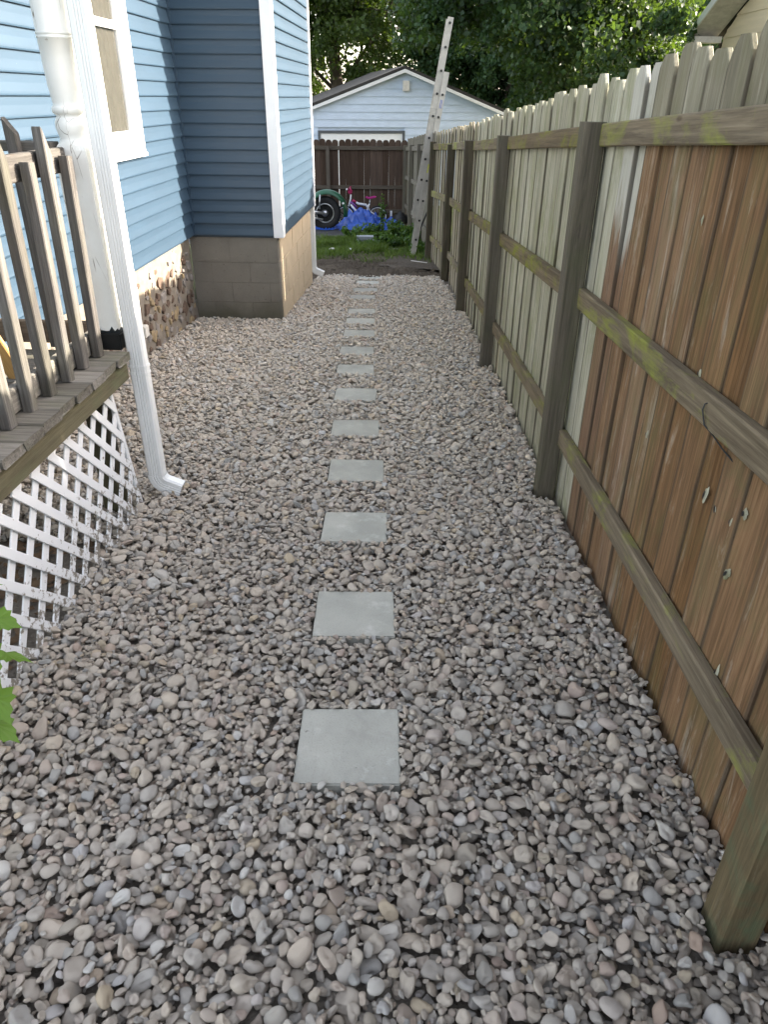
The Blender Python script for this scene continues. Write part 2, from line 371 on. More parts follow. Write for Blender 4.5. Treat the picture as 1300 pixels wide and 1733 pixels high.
sheet('side_yard_soil', (-2.3, 1.3, -1.5, 10.6), M['bed'], -.026, (60, 160), .008)
def blobpoly(name, cx, cy, rx, ry, mat, lift, seed, rag=.12, kind='structure'):
    r = random.Random(seed); N = 48; v = [(cx, cy, gz(cy) + lift)]; f = []
    for k in range(N):
        a = 2 * math.pi * k / N; q = 1 + r.uniform(-rag, rag); 
        x = cx + rx * q * (abs(math.cos(a)) ** .5) * (1 if math.cos(a) > 0 else -1); y = cy + ry * q * (abs(math.sin(a)) ** .5) * (1 if math.sin(a) > 0 else -1)
        v.append((x, y, gz(y) + lift))
    for k in range(N): f.append((0, 1 + k, 1 + (k + 1) % N))
    return tag(mesh_obj(name, v, f, mat), kind=kind)
sheet('soil_strip', (-1.6, .95, 10.35, 12.9), M['strip'], -.016, (110, 110), .030)
blobpoly('driveway_asphalt', -2.6, 17.2, 2.3, 2.6, M['asphalt'], -.05, 5, .06)
blobpoly('dark_soil_patch', .55, 12.0, .62, .75, M['soil'], .006, 6, .15)

# ------------------------------------------------------------------ house frame (v to the right, u away, z up)
HR = R(-2.3); HX, HY = -1.977, 7.543; hc, hs = math.cos(R(2.3)), math.sin(R(2.3))
def W(v, u, z=0.0): return (HX + v * hc + u * hs, HY - v * hs + u * hc, z)
def hthing(name, base, **k):
    o = empty(name, W(*base), HR, **k); o['_b'] = 0; del o['_b']
    return o, Vector(base)

house, hb = hthing('blue_house', (0, 0, 0), label='blue vinyl sided house with white window and block foundation beside the gravel', cat='house')
EXP = 0.1083; Z0 = 0.405
def lap_board(length):
    prof = [(0, .006), (.012, .004), (.014, -.006), (.025, -.007), (.027, .002), (.025, .012), (.015, .055), (.008, EXP + .004), (0, EXP + .004)]
    n = len(prof); seg = max(1, int(length / .6)); v = []; f = []
    for i in range(seg + 1):
        y = length * i / seg
        for (x, z) in prof: v.append((x + random.uniform(-.0007, .0007) * (x > 0), y, z))
    for i in range(seg):
        for k in range(n): f.append((i * n + k, (i + 1) * n + k, (i + 1) * n + (k + 1) % n, i * n + (k + 1) % n))
    f.append(tuple(range(n))); f.append(tuple(seg * n + k for k in reversed(range(n))))
    me = bpy.data.meshes.new('siding_board'); me.from_pydata(v, [], f); me.update(); me.materials.append(M['blue'])
    return me
NC = 46
WN0, WN1, WZ0, WZ1 = -2.05, -1.27, 1.29, 2.72      # window opening
bl_full, bl_a, bl_b = lap_board(5.4), lap_board(5.4 + WN0 - .02), lap_board(-WN1 - .03)
bl_seam = [lap_board(1.0), lap_board(1.0)]
bl_face, bl_side = lap_board(.83), lap_board(2.32)
for i in range(NC):
    z = Z0 + i * EXP
    if z + EXP > WZ0 and z < WZ1:
        inst('siding_board', bl_a, house, Matrix.Translation((.045, -5.43, z)))
        inst('siding_board', bl_b, house, Matrix.Translation((.045, WN1 - .0, z)))
    else: inst('siding_board', bl_full, house, Matrix.Translation((.045, -5.43, z)))
    if i % 3 == 1 and z + EXP < WZ0: inst('siding_board', bl_seam[i % 2], house, Matrix.Translation((.0462, -2.6 + (i * 37 % 11) * .12, z + .0006)))
    # shaded face of the projecting part (faces the camera) and its side face
    inst('siding_board', bl_face, house, Matrix.Translation((.045, -.005, z)) @ Matrix.Rotation(R(-90), 4, 'Z'))
    inst('siding_board', bl_side, house, Matrix.Translation((.935, .04, z)))
m = MB(); m.box((-4.5, -5.42, .38), (.044, -.006, 5.45)); m.box((-4.5, -.004, .38), (.934, 2.40, 5.45)); m.obj('wall', M['bluetrim'], house)
MB().box((-4.9, -5.7, 5.46), (1.30, 2.7, 5.60)).obj('roof', M['whitetrim'], house)
MB().box((.046, -.034, .39), (.085, -.006, 5.4)).obj('inner_corner_trim', M['bluetrim'], house, bevel=.004)
m = MB(); m.box((.868, -.040, .385), (.965, -.006, 5.44)); m.box((.934, -.005, .385), (.965, .075, 5.44)); m.obj('corner_board', M['whitetrim'], house, bevel=.003)
m = MB(); m.box((.936, 2.33, .385), (.967, 2.42, 5.44)); m.obj('corner_board', M['whitetrim'], house, bevel=.003)
# window: casing, sill, sash, glass, curtain, wall behind
def hbox(name, a, b, mat, bev=.003, parent=None): return MB().box(a, b).obj(name, mat, parent or house, bevel=bev)
win = hbox('window', (.046, WN1 - .002, WZ0 - .09), (.100, WN1 + .105, WZ1 + .1), M['whitetrim'])
m = MB(); m.box((.046, WN0 - .10, WZ0 - .09), (.100, WN0, WZ1 + .1)); m.box((.046, WN0 + .002, WZ1), (.100, WN1 - .004, WZ1 + .1)); m.obj('casing', M['whitetrim'], win, bevel=.003)
m = MB(); m.box((.046, WN0 - .13, WZ0 - .112), (.112, WN1 + .112, WZ0 - .086)); m.box((.046, WN0 - .11, WZ0 - .088), (.12, WN1 - .004, WZ0 + .0)); m.obj('window_sill', M['whitetrim'], win, bevel=.004)
m = MB()
for (a, b, c, d) in ((WN1 - .085, WN1 - .003, WZ0, WZ1), (WN0, WN0 + .05, WZ0, WZ1), (WN0 + .05, WN1 - .085, WZ0 + .001, WZ0 + .07), (WN0 + .05, WN1 - .085, WZ1 - .06, WZ1 - .001), (WN0 + .05, WN1 - .085, 2.00, 2.05)):
    m.box((.046, a, c), (.082, b, d))
m.obj('sash', M['whitetrim'], win, bevel=.003)
MB().box((.062, WN0 + .05, WZ0 + .07), (.065, WN1 - .085, WZ1 - .06)).obj('pane', M['glass'], win)
m = MB(); N = 40; ya, yb = WN0 + .052, WN1 - .087
cv = []; 
for i in range(N + 1):
    y = ya + (yb - ya) * i / N; cv += [(.052 + .004 * math.sin(i * 1.3), y, WZ0 + .072), (.052 + .004 * math.sin(i * 1.3 + .2), y, WZ1 - .07)]
mesh_obj('curtain', cv, [(2 * i, 2 * i + 2, 2 * i + 3, 2 * i + 1) for i in range(N)], M['curtain'], win, True)
# the pane must show the curtain: glass as a thin clear-ish sheet
gt = NT('clear_pane'); tr_ = gt.n.new('ShaderNodeBsdfTransparent'); gl_ = gt.n.new('ShaderNodeBsdfGlossy'); gl_.inputs['Roughness'].default_value = .02
mx_ = gt.n.new('ShaderNodeMixShader'); mx_.inputs[0].default_value = .12; gt.link(tr_.outputs[0], mx_.inputs[1]); gt.link(gl_.outputs[0], mx_.inputs[2]); gt.link(mx_.outputs[0], gt.out.inputs[0])
for o in win.children:
    if o.name.startswith('pane'): o.data.materials[0] = gt.m

# block foundation under the projecting part
gzc = gz(HY)
core = MB(); core.box((.012, .006, -1.3), (.889, 2.36, .392)); core.obj('foundation_core', M['block'], house)
rows = [(-.72, -.455), (-.4525, -.2555), (-.2530, -.0585), (-.056, .1385), (.141, .388)]
for r_, (za, zb) in enumerate(rows):
    off = (.195 if r_ % 2 else .39); x = .012
    while x < .889:
        x1 = min(x + off - .0025, .892)
        if .892 - x1 < .06: x1 = .892
        MB().box((x, random.uniform(.0, .003), za), (x1, .10, zb)).obj('foundation_block', M['block'], house, bevel=.002)
        x = x1 + .0025; off = .39
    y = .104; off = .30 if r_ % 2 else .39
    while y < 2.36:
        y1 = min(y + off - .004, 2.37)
        MB().box((.79, y, za - (.3 if r_ == 0 else 0)), (.895 + random.uniform(0, .003), y1, zb)).obj('foundation_block', M['sunlitblock'], house, bevel=.004)
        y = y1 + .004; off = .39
# rubble foundation of the long wall
mv = MB(); N = 90; K = 14
vv = []; ff = []
for i in range(N + 1):
    u = -5.4 + 5.4 * i / N
    for k in range(K + 1):
        z = -.75 + (1.13) * k / K
        n_ = .5 * math.sin(u * 23 + z * 31) + .5 * math.sin(u * 41 - z * 17 + 2) + random.uniform(-.9, .9)
        vv.append((-.002 + .015 * n_ + (.006 if z > .15 else 0), u, z))
for i in range(N):
    for k in range(K): a = i * (K + 1) + k; ff.append((a, a + K + 1, a + K + 2, a + 1))
fm = mesh_obj('foundation_mortar', vv, ff, M['mortar'], house, True); fm.data.materials.append(M['plaster'])
for i, p in enumerate(fm.data.polygons):
    zz = sum(vv[j][2] for j in p.vertices) / 4
    if zz > .13 + .05 * math.sin(i): p.material_index = 1
MB().box((-.4, -5.42, -1.2), (-.03, .0, .378)).obj('foundation_core', M['mortar'], house)
def rock_mesh(name, r, w, h, d, mat, n=9):
    """flat-faced stone: irregular outline, domed face toward +x"""
    v = []; f = []
    n = r.choice([5, 6, 7]); ang = sorted(2 * math.pi * (k + r.uniform(-.38, .38)) / n for k in range(n)); rad = [r.uniform(.62, 1.2) for _ in ang]
    for (s_, x) in ((1.0, -.02), (.96, d * .6), (.80, d), ):
        for a, q in zip(ang, rad): v.append((x + r.uniform(-.1, .1) * d, math.cos(a) * w / 2 * q * s_, math.sin(a) * h / 2 * q * s_))
    v.append((d * r.uniform(.9, 1.15), 0, 0))
    for l in range(2):
        for k in range(n): f.append((l * n + k, l * n + (k + 1) % n, (l + 1) * n + (k + 1) % n, (l + 1) * n + k))
    for k in range(n): f.append((2 * n + k, 2 * n + (k + 1) % n, 3 * n))
    return mesh_obj(name, v, f, mat, house)
r = random.Random(3); placed = []
for t_ in range(9000):
    if len(placed) > 300: break
    u = r.uniform(-4.4, -.06); z = r.uniform(-.62, .30); w = r.choice([.08, .11, .14, .19]) * r.uniform(.8, 1.2); h = w * r.uniform(.5, 1.3)
    if z > .17 and r.random() < .93: continue
    if z + h / 2 > .34: continue
    if u + w / 2 > -.03: continue
    if all(abs(u - a) > (w + c) / 2 * .80 or abs(z - b) > (h + d) / 2 * .80 for a, b, c, d in placed):
        placed.append((u, z, w, h)); o = rock_mesh('foundation_stone', r, w, h, r.uniform(.006, .018), M[r.choice(['stoneA', 'stoneA', 'stoneB', 'stoneB', 'stoneC'])])
        o.location = (0, u, z)
# ------------------------------------------------------------------ downspouts
def spout(name, base, ztop, w, d, label, out=(1, 0), scale=1.0, joint=None, zb=.02, lf=.12, lean=(0, 0)):
    o, b = hthing(name, base, label=label, cat='downspout')
    hw, hd = w / 2, d / 2; zs = []
    def section(n_ribs=3):
        pts = []
        def side(ax, ay, bx, by, ribs):
            L_ = math.hypot(bx - ax, by - ay); nx_, ny_ = (by - ay) / L_, -(bx - ax) / L_
            pts.append((ax, ay))
            for q in range(ribs):
                for (t0, dd) in ((.0, 0), (.3, -1), (.6, 0)):
                    tt = .22 + .56 * (q + t0) / ribs + .04; pts.append((ax + (bx - ax) * tt + nx_ * dd * .0035, ay + (by - ay) * tt + ny_ * dd * .0035))
        c = .008
        side(-hw + c, -hd, hw - c, -hd, 3); pts.append((hw - c, -hd))
        side(hw, -hd + c, hw, hd - c, 0); pts.append((hw, hd - c))
        side(hw - c, hd, -hw + c, hd, 0); pts.append((-hw + c, hd))
        side(-hw, hd - c, -hw, -hd + c, 2); pts.append((-hw, -hd + c))
        return pts
    sec = section(); n = len(sec)
    def sweep(path, nm, sc_=1.0, corr=0):
        v = []; f = []
        for i, (p, ang) in enumerate(path):
            k = sc_ * (1 + (.03 if (corr and i % 2) else 0)); ca, sa = math.cos(ang), math.sin(ang)
            for (x, y) in sec:
                X_ = x * k; v.append((p[0] + X_ * ca, p[1] + y * k, p[2] + X_ * sa))
        for i in range(len(path) - 1):
            for k in range(n): f.append((i * n + k, i * n + (k + 1) % n, (i + 1) * n + (k + 1) % n, (i + 1) * n + k))
        ob = mesh_obj(nm, v, f, M['white'], o); sm = ob.modifiers.new('shell', 'SOLIDIFY'); sm.thickness = .0012
        return ob
    jz = joint if joint else ztop
    if joint: sweep([((lean[0], lean[1], jz - .012), 0), ((lean[0] * 2, lean[1] * 2, ztop), 0)], 'pipe', .965); sweep([((0, 0, zb), 0), ((lean[0], lean[1], jz), 0)], 'pipe', 1.0)
    else: sweep([((0, 0, zb), 0), ((0, 0, ztop), 0)], 'pipe')
    if joint:
        for dz in (0, -.032): sweep([((lean[0], lean[1], jz + dz), 0), ((lean[0], lean[1], jz + dz - .012), 0)], 'crimp_ring', 1.05)
    # elbow: bends toward +v
    path = []; rr = .060 * scale; K_ = 9
    for i in range(K_ + 1):
        a = R(68) * i / K_; path.append(((rr - rr * math.cos(a), 0, zb - rr * math.sin(a)), a))
    sweep(path, 'elbow', 1.045, 1)
    e = path[-1]; dx, dz = math.sin(e[1]), -math.cos(e[1])
    sweep([(e[0], e[1]), ((e[0][0] + dx * lf, 0, e[0][2] + dz * lf), e[1])], 'outlet', 1.03)
    return o
# near downspout, base local (v,u,z)
spout('downspout', (.985, -4.235, -.06), 3.1, .082, .058, 'white ribbed downspout in front of the turned porch column, elbow ending on the gravel', joint=.56, zb=-.02, lf=.085)
spout('downspout', (.905, 2.46, -.48), 5.8, .075, .055, 'white downspout at the far corner of the blue house beside the yard', zb=.10, lf=.10)
# ------------------------------------------------------------------ deck
DU0, DU1 = -6.3, -4.30
dk, _ = hthing('wooden_deck', (0, 0, 0), label='weathered grey timber porch deck with baluster railing beside the blue house', cat='deck')
u = DU1 - .145; k_ = 0
while u > DU0:
    e = .97 + random.uniform(-.012, .010)
    me = beam_mesh('deck_board', e - .06, .138, .036, M['deck'], seg=5, warp=.003, ch=.006, seed=k_, rough_end=.004)
    inst('deck_board', me, dk, along((.06, u + .07, .567), (e, u + .07, .567), (0, 1, 0))); u -= .1435; k_ += 1
beam('rim_joist', (.935, DU0, .4975), (.935, DU1, .4975), .10, .038, M['rim'], dk, side=(0, 0, 1), seg=10, warp=.003)
beam('rim_joist', (.06, DU1 + .0, .4975), (.912, DU1 + .0, .4975), .10, .036, M['rim'], dk, side=(0, 0, 1))
for uu in (-4.75, -5.2, -5.65, -6.1, -6.55): beam('joist', (.06, uu, .4975), (.914, uu, .4975), .10, .036, M['deckfloor'], dk, side=(0, 0, 1))
for uu in (-4.42, -5.9): beam('deck_post', (.83, uu, -.35), (.83, uu, .445), .09, .09, M['post'], dk)
# railing along the edge
RV = .826
beam('rail', (RV, DU0, 1.365), (RV, -4.275, 1.365), .09, .036, M['baluster'], dk, side=(0, 0, 1), seg=10, warp=.004)
beam('rail', (RV, DU0, .637), (RV, -4.275, .637), .09, .036, M['deck'], dk, side=(0, 0, 1), seg=10, warp=.003)
for i in range(14):
    uu = -4.392 - .1605 * i; tall = i % 2; zt = 1.475 if tall else 1.388; w = .044
    L = zt - .587; tilt = random.uniform(-.006, .006)
    me = beam_mesh('baluster', L, w if not tall else .05, .040, M['baluster'], seg=7, warp=.006, ch=.004, seed=60 + i, ears=None)
    if tall:
        for v_ in me.vertices:
            if v_.co.z > L - .001: v_.co.z += .05 * (-v_.co.x / .025) - .03
    inst('baluster', me, dk, along((RV + .0405 + .002, uu, .587), (RV + .0405 + .004 + tilt, uu + .035 + tilt, .587 + L), (0, 1, 0)))
# end railing toward the house wall
beam('rail', (.055, -4.255, 1.415), (.795, -4.255, 1.415), .036, .085, M['baluster'], dk, side=(0, 0, 1))
beam('rail', (.055, -4.262, .655), (.795, -4.262, .655), .10, .036, M['deckfloor'], dk, side=(0, 0, 1))
for vv_ in (.13, .29, .46, .645):
    me = beam_mesh('baluster', .90, .046, .036, M['baluster'], seg=6, warp=.005, ch=.004, seed=int(vv_ * 100))
    for v_ in me.vertices:
        if v_.co.z > .899: v_.co.z += .03 * (-v_.co.x / .023) - .01
    inst('baluster', me, dk, along((vv_, -4.302, .60), (vv_ + .015, -4.318, 1.50), (1, 0, 0)))
# porch column
cl, _ = hthing('porch_column', (.86, -4.2, .575), label='white turned porch column with cracked paint standing on a black base', cat='column')
MB().box((-.072, -.072, .0), (.072, .072, .078)).obj('base', M['black'], cl, bevel=.006)
m = MB(); h_ = .065; K_ = 10; vv = []; ff = []
ring = []
for s_ in range(4):
    for q in range(K_):
        t0 = -1 + 2 * q / K_; ring.append([(t0, -1), (1, t0), (-t0, 1), (-1, -t0)][s_])
n = len(ring)
lev = [(.082, 1, h_), (.25, 1, h_), (.55, 1, h_), (.76, 1, h_), (.80, 1, h_), (.825, .85, h_ * 1.0), (.843, .5, h_ * .97), (.857, 0, h_ * .92), (.862, 0, .058), (.868, 0, .055), (.885, 0, .060), (.905, 0, .0645), (.925, 0, .0635), (.940, 0, .057), (.944, 0, .054), (.952, 0, .056), (.958, 0, .0655), (.972, 0, .0665), (.979, 0, .064), (.985, 0, .0575),
       (1.0, 0, .0585), (1.05, 0, .064), (1.12, 0, .0675), (1.207, 0, .0695), (1.209, 0, .0725), (1.214, 0, .0725), (1.216, 0, .0700), (1.220, 0, .0700), (1.222, 0, .0725), (1.227, 0, .0725), (1.229, 0, .070), (1.5, 0, .072), (2.0, 0, .068), (2.5, 0, .062)]
for (z, sq, r_) in lev:
    for i, (x, y) in enumerate(ring):
        l_ = math.hypot(x, y); f_ = sq + (1 - sq) / l_
        zj = z + (random.choice([0, 0, .004, .012, .03, -.004]) * random.uniform(.3, 1) + .008 if z == .082 else 0)
        vv.append((x * r_ * f_, y * r_ * f_, zj))
for i in range(len(lev) - 1):
    for k in range(n): ff.append((i * n + k, i * n + (k + 1) % n, (i + 1) * n + (k + 1) % n, (i + 1) * n + k))
ff.append(tuple((len(lev) - 1) * n + k for k in range(n)))
co = mesh_obj('shaft', vv, ff, M['oldpaint'], cl)
co.data.polygons.foreach_set('use_smooth', [ (i // n) >= 7 for i in range(len(ff))])
# lattice panel
lt, _ = hthing('lattice_panel', (.955, -5.4, 0), label='white diagonal lattice skirting under the porch deck, paint flaking at its lower edge', cat='lattice')
lt.location = W(.985, -5.4, 0); lt.rotation_euler = (0, R(-5), HR + R(2.4))
SW, SP = .038, .148; lu0, lu1 = DU0 + .02, -4.40; lz1 = .452
def lat_bot(u): return gz(W(.95, u)[1]) + .0
def slat(c, sgn, x0, x1):
    # centre line: z = sgn*(u - c) ; cut to the panel
    pts = []; N_ = 60
    us = [lu0 + (lu1 - lu0) * i / 400 for i in range(401)]; ok = [q for q in us if lat_bot(q) - .03 < sgn * (q - c) < lz1 - .012]
    if len(ok) < 8: return
    a, b = ok[0], ok[-1]
    inst('slat', beam_mesh('slat', math.hypot(b - a, b - a), SW, x1 - x0, M['lattice'], seg=4, warp=.002, ch=.0015, seed=random.randrange(999)), lt,
         along(((x0 + x1) / 2 - .955, a + 5.4, sgn * (a - c)), ((x0 + x1) / 2 - .955, b + 5.4, sgn * (b - c)), (0, -sgn, 1)))
for i in range(40):
    slat(lu0 - .8 + i * SP, 1, .932, .939); slat(lu0 - .8 + i * SP + .06, -1, .941, .948)
beam('edge_batten', (-.02, lu1 + 5.4 + .012, -.28), (-.02, lu1 + 5.4 + .012, .44), .03, .02, M['lattice'], lt)

# things on and under the porch
pk, _ = hthing('leaning_plank', (.655, -4.70, .588), label='orange yellow plank leaning behind the porch balusters', cat='plank')
inst('board', beam_mesh('board', .95, .075, .02, M['orangewood'], warp=.001), pk, along((0, 0, .002), (.06, -.52, .78), (1, 0, 0)))
pp, _ = hthing('drain_pipe', (.075, -1.80, -.5), label='thin white plastic pipe running down the stone foundation behind the downspout', cat='pipe')
MB().tube([(0, 0, .92), (0, 0, .50)], .018, 14).obj('pipe', M['white'], pp, True)
MB().box((-.05, -.05, .40), (.05, .04, .49)).obj('junction_box', M['soffit'], pp, bevel=.006)

# ------------------------------------------------------------------ the long wooden fence on the right
FX = [(-2.0, .93), (.93, .855), (3.26, .878), (5.75, .876), (8.02, .872), (10.26, .845), (12.32, .715)]      # (Y, x) of the outer (far) side of each post
def fx(y):
    for (a, p), (b, q) in zip(FX, FX[1:]):
        if y <= b: return p + (q - p) * (y - a) / (b - a)
    return FX[-1][1]
fence = empty('wooden_fence', (.9, 3.26, gz(3.26)), label='tall weathered wooden picket fence with mossy rails along the right of the gravel', cat='fence')
FB = Vector(fence.location)
def fbeam(name, p0, p1, *a, **k): return beam(name, Vector(p0) - FB, Vector(p1) - FB, *a, parent=fence, **k)
PY = [.961, 3.306, 5.79, 8.06, 10.30, 12.34]                      # post centres
PH = [1.705, 1.712, 1.705, 1.70, 1.68, 1.735]
lean = [(-.012, 0), (0, 0), (.005, 0), (-.008, 0), (.018, 0), (.03, 0)]
for y, h, (lx, ly) in zip(PY, PH, lean):
    x = fx(y) - .045; g_ = gz(y)
    fbeam('post', (x, y, g_ - .5), (x + lx, y + ly, g_ + h), .092, .092, M['post_near' if y < 1 else 'post'], seg=8, warp=.004, ch=.006)
fbeam('post', (.885, -1.45, gz(-1.45) - .5), (.885, -1.45, gz(-1.45) + 1.7), .092, .092, M['post'])
yy = [-1.45] + PY
for i in range(len(yy) - 1):
    y0, y1 = yy[i] + .047, yy[i + 1] - .047
    for k, (top, hgt) in enumerate(((1.700, .082), (1.060, .088), (.380, .085))):
        sag = random.uniform(-.01, .01); x0, x1 = fx(y0) - .0, fx(y1) - .0
        dz0, dz1 = (0, 0)
        if i == 1 and k == 1: dz0, dz1 = -.03, .0
        fbeam('rail', (x0, y0, gz(y0) + top - hgt / 2 + dz0), (x1, y1, gz(y1) + top - hgt / 2 + dz1 + sag), hgt, .038, M['rail'], side=(0, 0, 1), seg=8, warp=.005, ch=.005)
EARS = [[(.060, 1.0), (.035, .93), (.012, .66), (0, .50)], [(.075, 1.0), (.035, .80), (.010, .52), (0, .40)], [(.05, 1.0), (.028, .94), (.009, .74), (0, .58)]]
y = -1.4; k = 0
lib = {}
def picket(mat, idx):
    key = (mat, idx)
    if key not in lib:
        q = random.Random(idx * 7 + 1); lib[key] = beam_mesh('picket', 1.93 + q.uniform(-.012, .012), [.140, .1415, .139, .140, .1385, .142][idx], .017, M[mat], seg=8, warp=.006, ch=.003, seed=idx + 20, ears=EARS[idx % 3])
    return lib[key]
while y < 12.3:
    pitch = random.choice([.1355, .136, .1365, .137]); h = 1.872 + random.uniform(-.014, .014)
    idx = random.randrange(6)
    if y < 2.80: mt = 'picket_brown'
    elif y < 3.02: mt = 'picket_part'
    elif y < 8.0: mt = 'picket_pale'
    else: mt = 'picket_far'
    if abs(y - 2.24) < .07: mt = 'picket_brown'
    x = fx(y) + .0215 + .0095; w = (.0035 if k % 2 else -.0035) + random.uniform(-.002, .002)
    me = picket(mt, idx); L = me.vertices[-1].co.z
    drop = .035 if 8.0 < y < 8.14 else 0
    if abs(y - 8.1) < .07: pitch += .03
    tw = random.uniform(-.012, .012)
    o = inst('picket', me, fence, Matrix.Translation(Vector((x + w, y, gz(y) - .058 - (1.872 - h) - drop)) - FB) @ Matrix.Rotation(R(90) + tw, 4, 'Z') @ Matrix.Rotation(random.uniform(-.0014, .0014), 4, 'Y'))
    y += pitch; k += 1
for (y, z, w, h, tl) in ((1.725, .665, .022, .060, .2), (1.648, .665, .018, .052, -.3), (1.509, .731, .026, .034, 0), (1.559, .678, .012, .036, .1), (1.509, .554, .024, .050, .5), (1.421, .298, .016, .07, .1), (2.15, 1.309, .010, .03, 0), (2.226, .624, .014, .035, .2), (1.937, .937, .018, .026, 0)):
    rk = random.Random(int(y * 1000)); kv = [(-.004, 0, 0)]; kf = []; n = 14
    for q in range(n):
        a = 2 * math.pi * q / n; kv.append((0, math.cos(a) * w / 2 * rk.uniform(.7, 1.2), math.sin(a) * h / 2 * rk.uniform(.75, 1.25)))
    for q in range(n): kf.append((0, 1 + (q + 1) % n, 1 + q))
    xk = fx(y) + .0215 + .0095 - .0085 - .006
    ko = mesh_obj('torn_knot', kv, kf, M['picket_pale'], fence, False, tuple(Vector((xk, y, z)) - FB)); ko.rotation_euler = (tl, 0, 0)
    dk_ = mesh_obj('knot_hole', [(-.0055, a * w * .22 + .002, b * h * .24) for a, b in ((-1, 0), (-.5, -.8), (.3, -1), (.9, -.1), (.6, .8), (-.4, 1))], [(5, 4, 3, 2, 1, 0)], M['black'], fence, False, tuple(Vector((xk, y, z)) - FB)); dk_.rotation_euler = (tl, 0, 0)
# fence stub running from the last post to the back fence
sp = empty('grey_fence', (.60, 15.8, gz(15.8)), label='dark grey fence section running back behind the leaning ladder', cat='fence'); SB = Vector(sp.location)
y = 12.46; k = 0
gl = [beam_mesh('picket', 1.86, .137, .017, M['backgrey'], seg=5, seed=80 + i, ears=EARS[i % 3]) for i in range(4)]
while y < 19.6:
    x = .735 - (y - 12.4) * .0335
    inst('picket', gl[k % 4], sp, Matrix.Translation(Vector((x, y, gz(y) + random.uniform(-.01, .02))) - SB) @ Matrix.Rotation(R(90) + .03, 4, 'Z')); y += .146; k += 1
for y0, y1 in ((12.4, 14.8), (14.8, 17.2), (17.2, 19.55)):
    for t_ in (1.65, 1.02, .38):
        xa, xb = .700 - (y0 - 12.4) * .0335, .700 - (y1 - 12.4) * .0335
        beam('rail', Vector((xa, y0 + .05, gz(y0) + t_)) - SB, Vector((xb, y1 - .05, gz(y1) + t_)) - SB, .085, .036, M['backgrey'], sp, side=(0, 0, 1))
    xb = .675 - (y1 - 12.4) * .0335
    beam('post', Vector((xb, y1, gz(y1) - .4)) - SB, Vector((xb, y1, gz(y1) + 1.72)) - SB, .09, .09, M['backgrey'], sp)
# back fence
BY = 19.75
bf = empty('back_fence', (-.8, BY, gz(BY)), label='dark brown rounded-top picket fence across the back in front of the garage', cat='fence'); BB = Vector(bf.location)
ROUND = [(.075, 1.0), (.045, .93), (.02, .74), (.006, .5), (0, .32)]
bl = [beam_mesh('picket', 1.845, .154, .018, M['backpicket'], seg=5, seed=90 + i, ears=ROUND) for i in range(4)]
x = .42; k = 0
while x > -4.2:
    gap = .0
    inst('picket', bl[k % 4], bf, Matrix.Translation(Vector((x, BY + .03, gz(BY) + .0 + random.uniform(-.012, .012))) - BB)); x -= .154; k += 1
    if k in (11,): x -= .018
for t_ in (1.66, .78, .22): beam('rail', Vector((-4.2, BY - .01, gz(BY) + t_ - .01)) - BB, Vector((.47, BY - .01, gz(BY) + t_)) - BB, .085, .036, M['backrail'], bf, side=(0, 0, 1), seg=12)
for xp in (.44, -1.47, -3.6): beam('post', Vector((xp, BY - .075, gz(BY) - .4)) - BB, Vector((xp, BY - .075, gz(BY) + 1.70)) - BB, .09, .09, M['backrail'], bf)
# wire left on the near fence panel
wr = empty('twisted_wire', (.85, 1.72, .85), label='bit of bent black wire hooked on the middle rail of the near fence panel', cat='wire')
MB().tube([(.03, -.10, -.04), (.012, -.05, -.02), (0, 0, .0), (-.01, .03, .01), (-.015, .05, .045), (-.010, .055, .06), (0, .05, .065)], .0022, 6).obj('strand', M['black'], wr, True)

# ------------------------------------------------------------------ stepping stones
PV = [(-.098, 1.354), (-.108, 2.034), (-.136, 2.740), (-.155, 3.408), (-.188, 4.088), (-.214, 4.785), (-.242, 5.460), (-.254, 6.070), (-.257, 6.750), (-.263, 7.310), (-.270, 7.820), (-.285, 8.66), (-.262, 9.18), (-.248, 9.76), (-.236, 10.17)]
ORD = ['first', 'second', 'third', 'fourth', 'fifth', 'sixth', 'seventh', 'eighth', 'ninth', 'tenth', 'eleventh', 'twelfth', 'thirteenth', 'fourteenth', 'fifteenth']
sl = math.atan(S)
for i, (x, y) in enumerate(PV):
    yaw = [.005, .012, -.01, .004, .012, -.015, .02, -.01, .006, 0, .01, .0, .015, -.02, .0][i]
    m = MB(); m.box((-.1515, -.1525, -.045), (.1515, .1525, 0))
    o = m.obj('stepping_stone', M['paver'], bevel=.004)
    yc = y + .1525; o.location = (x, yc, gz(yc) + (.016 if i < 6 else .012)); o.rotation_euler = (-sl + random.uniform(-.008, .008), random.uniform(-.008, .008), yaw)
    d = 'square grey concrete paver, %s from the near end of the path' % ORD[i] if i < 11 else ['narrow strip of grey paver, fourth from the far end of the path', 'grey paver beside sunlit pebbles, third from the far end of the path', 'grey paver almost touching the last one at the far end', 'farthest grey paver, set at the edge of the dark soil'][i - 11]
    if i == 0: d = 'nearest and largest looking square grey concrete paver in the gravel'
    tag(o, d, 'paver', 'stepping stones down the middle of the gravel')

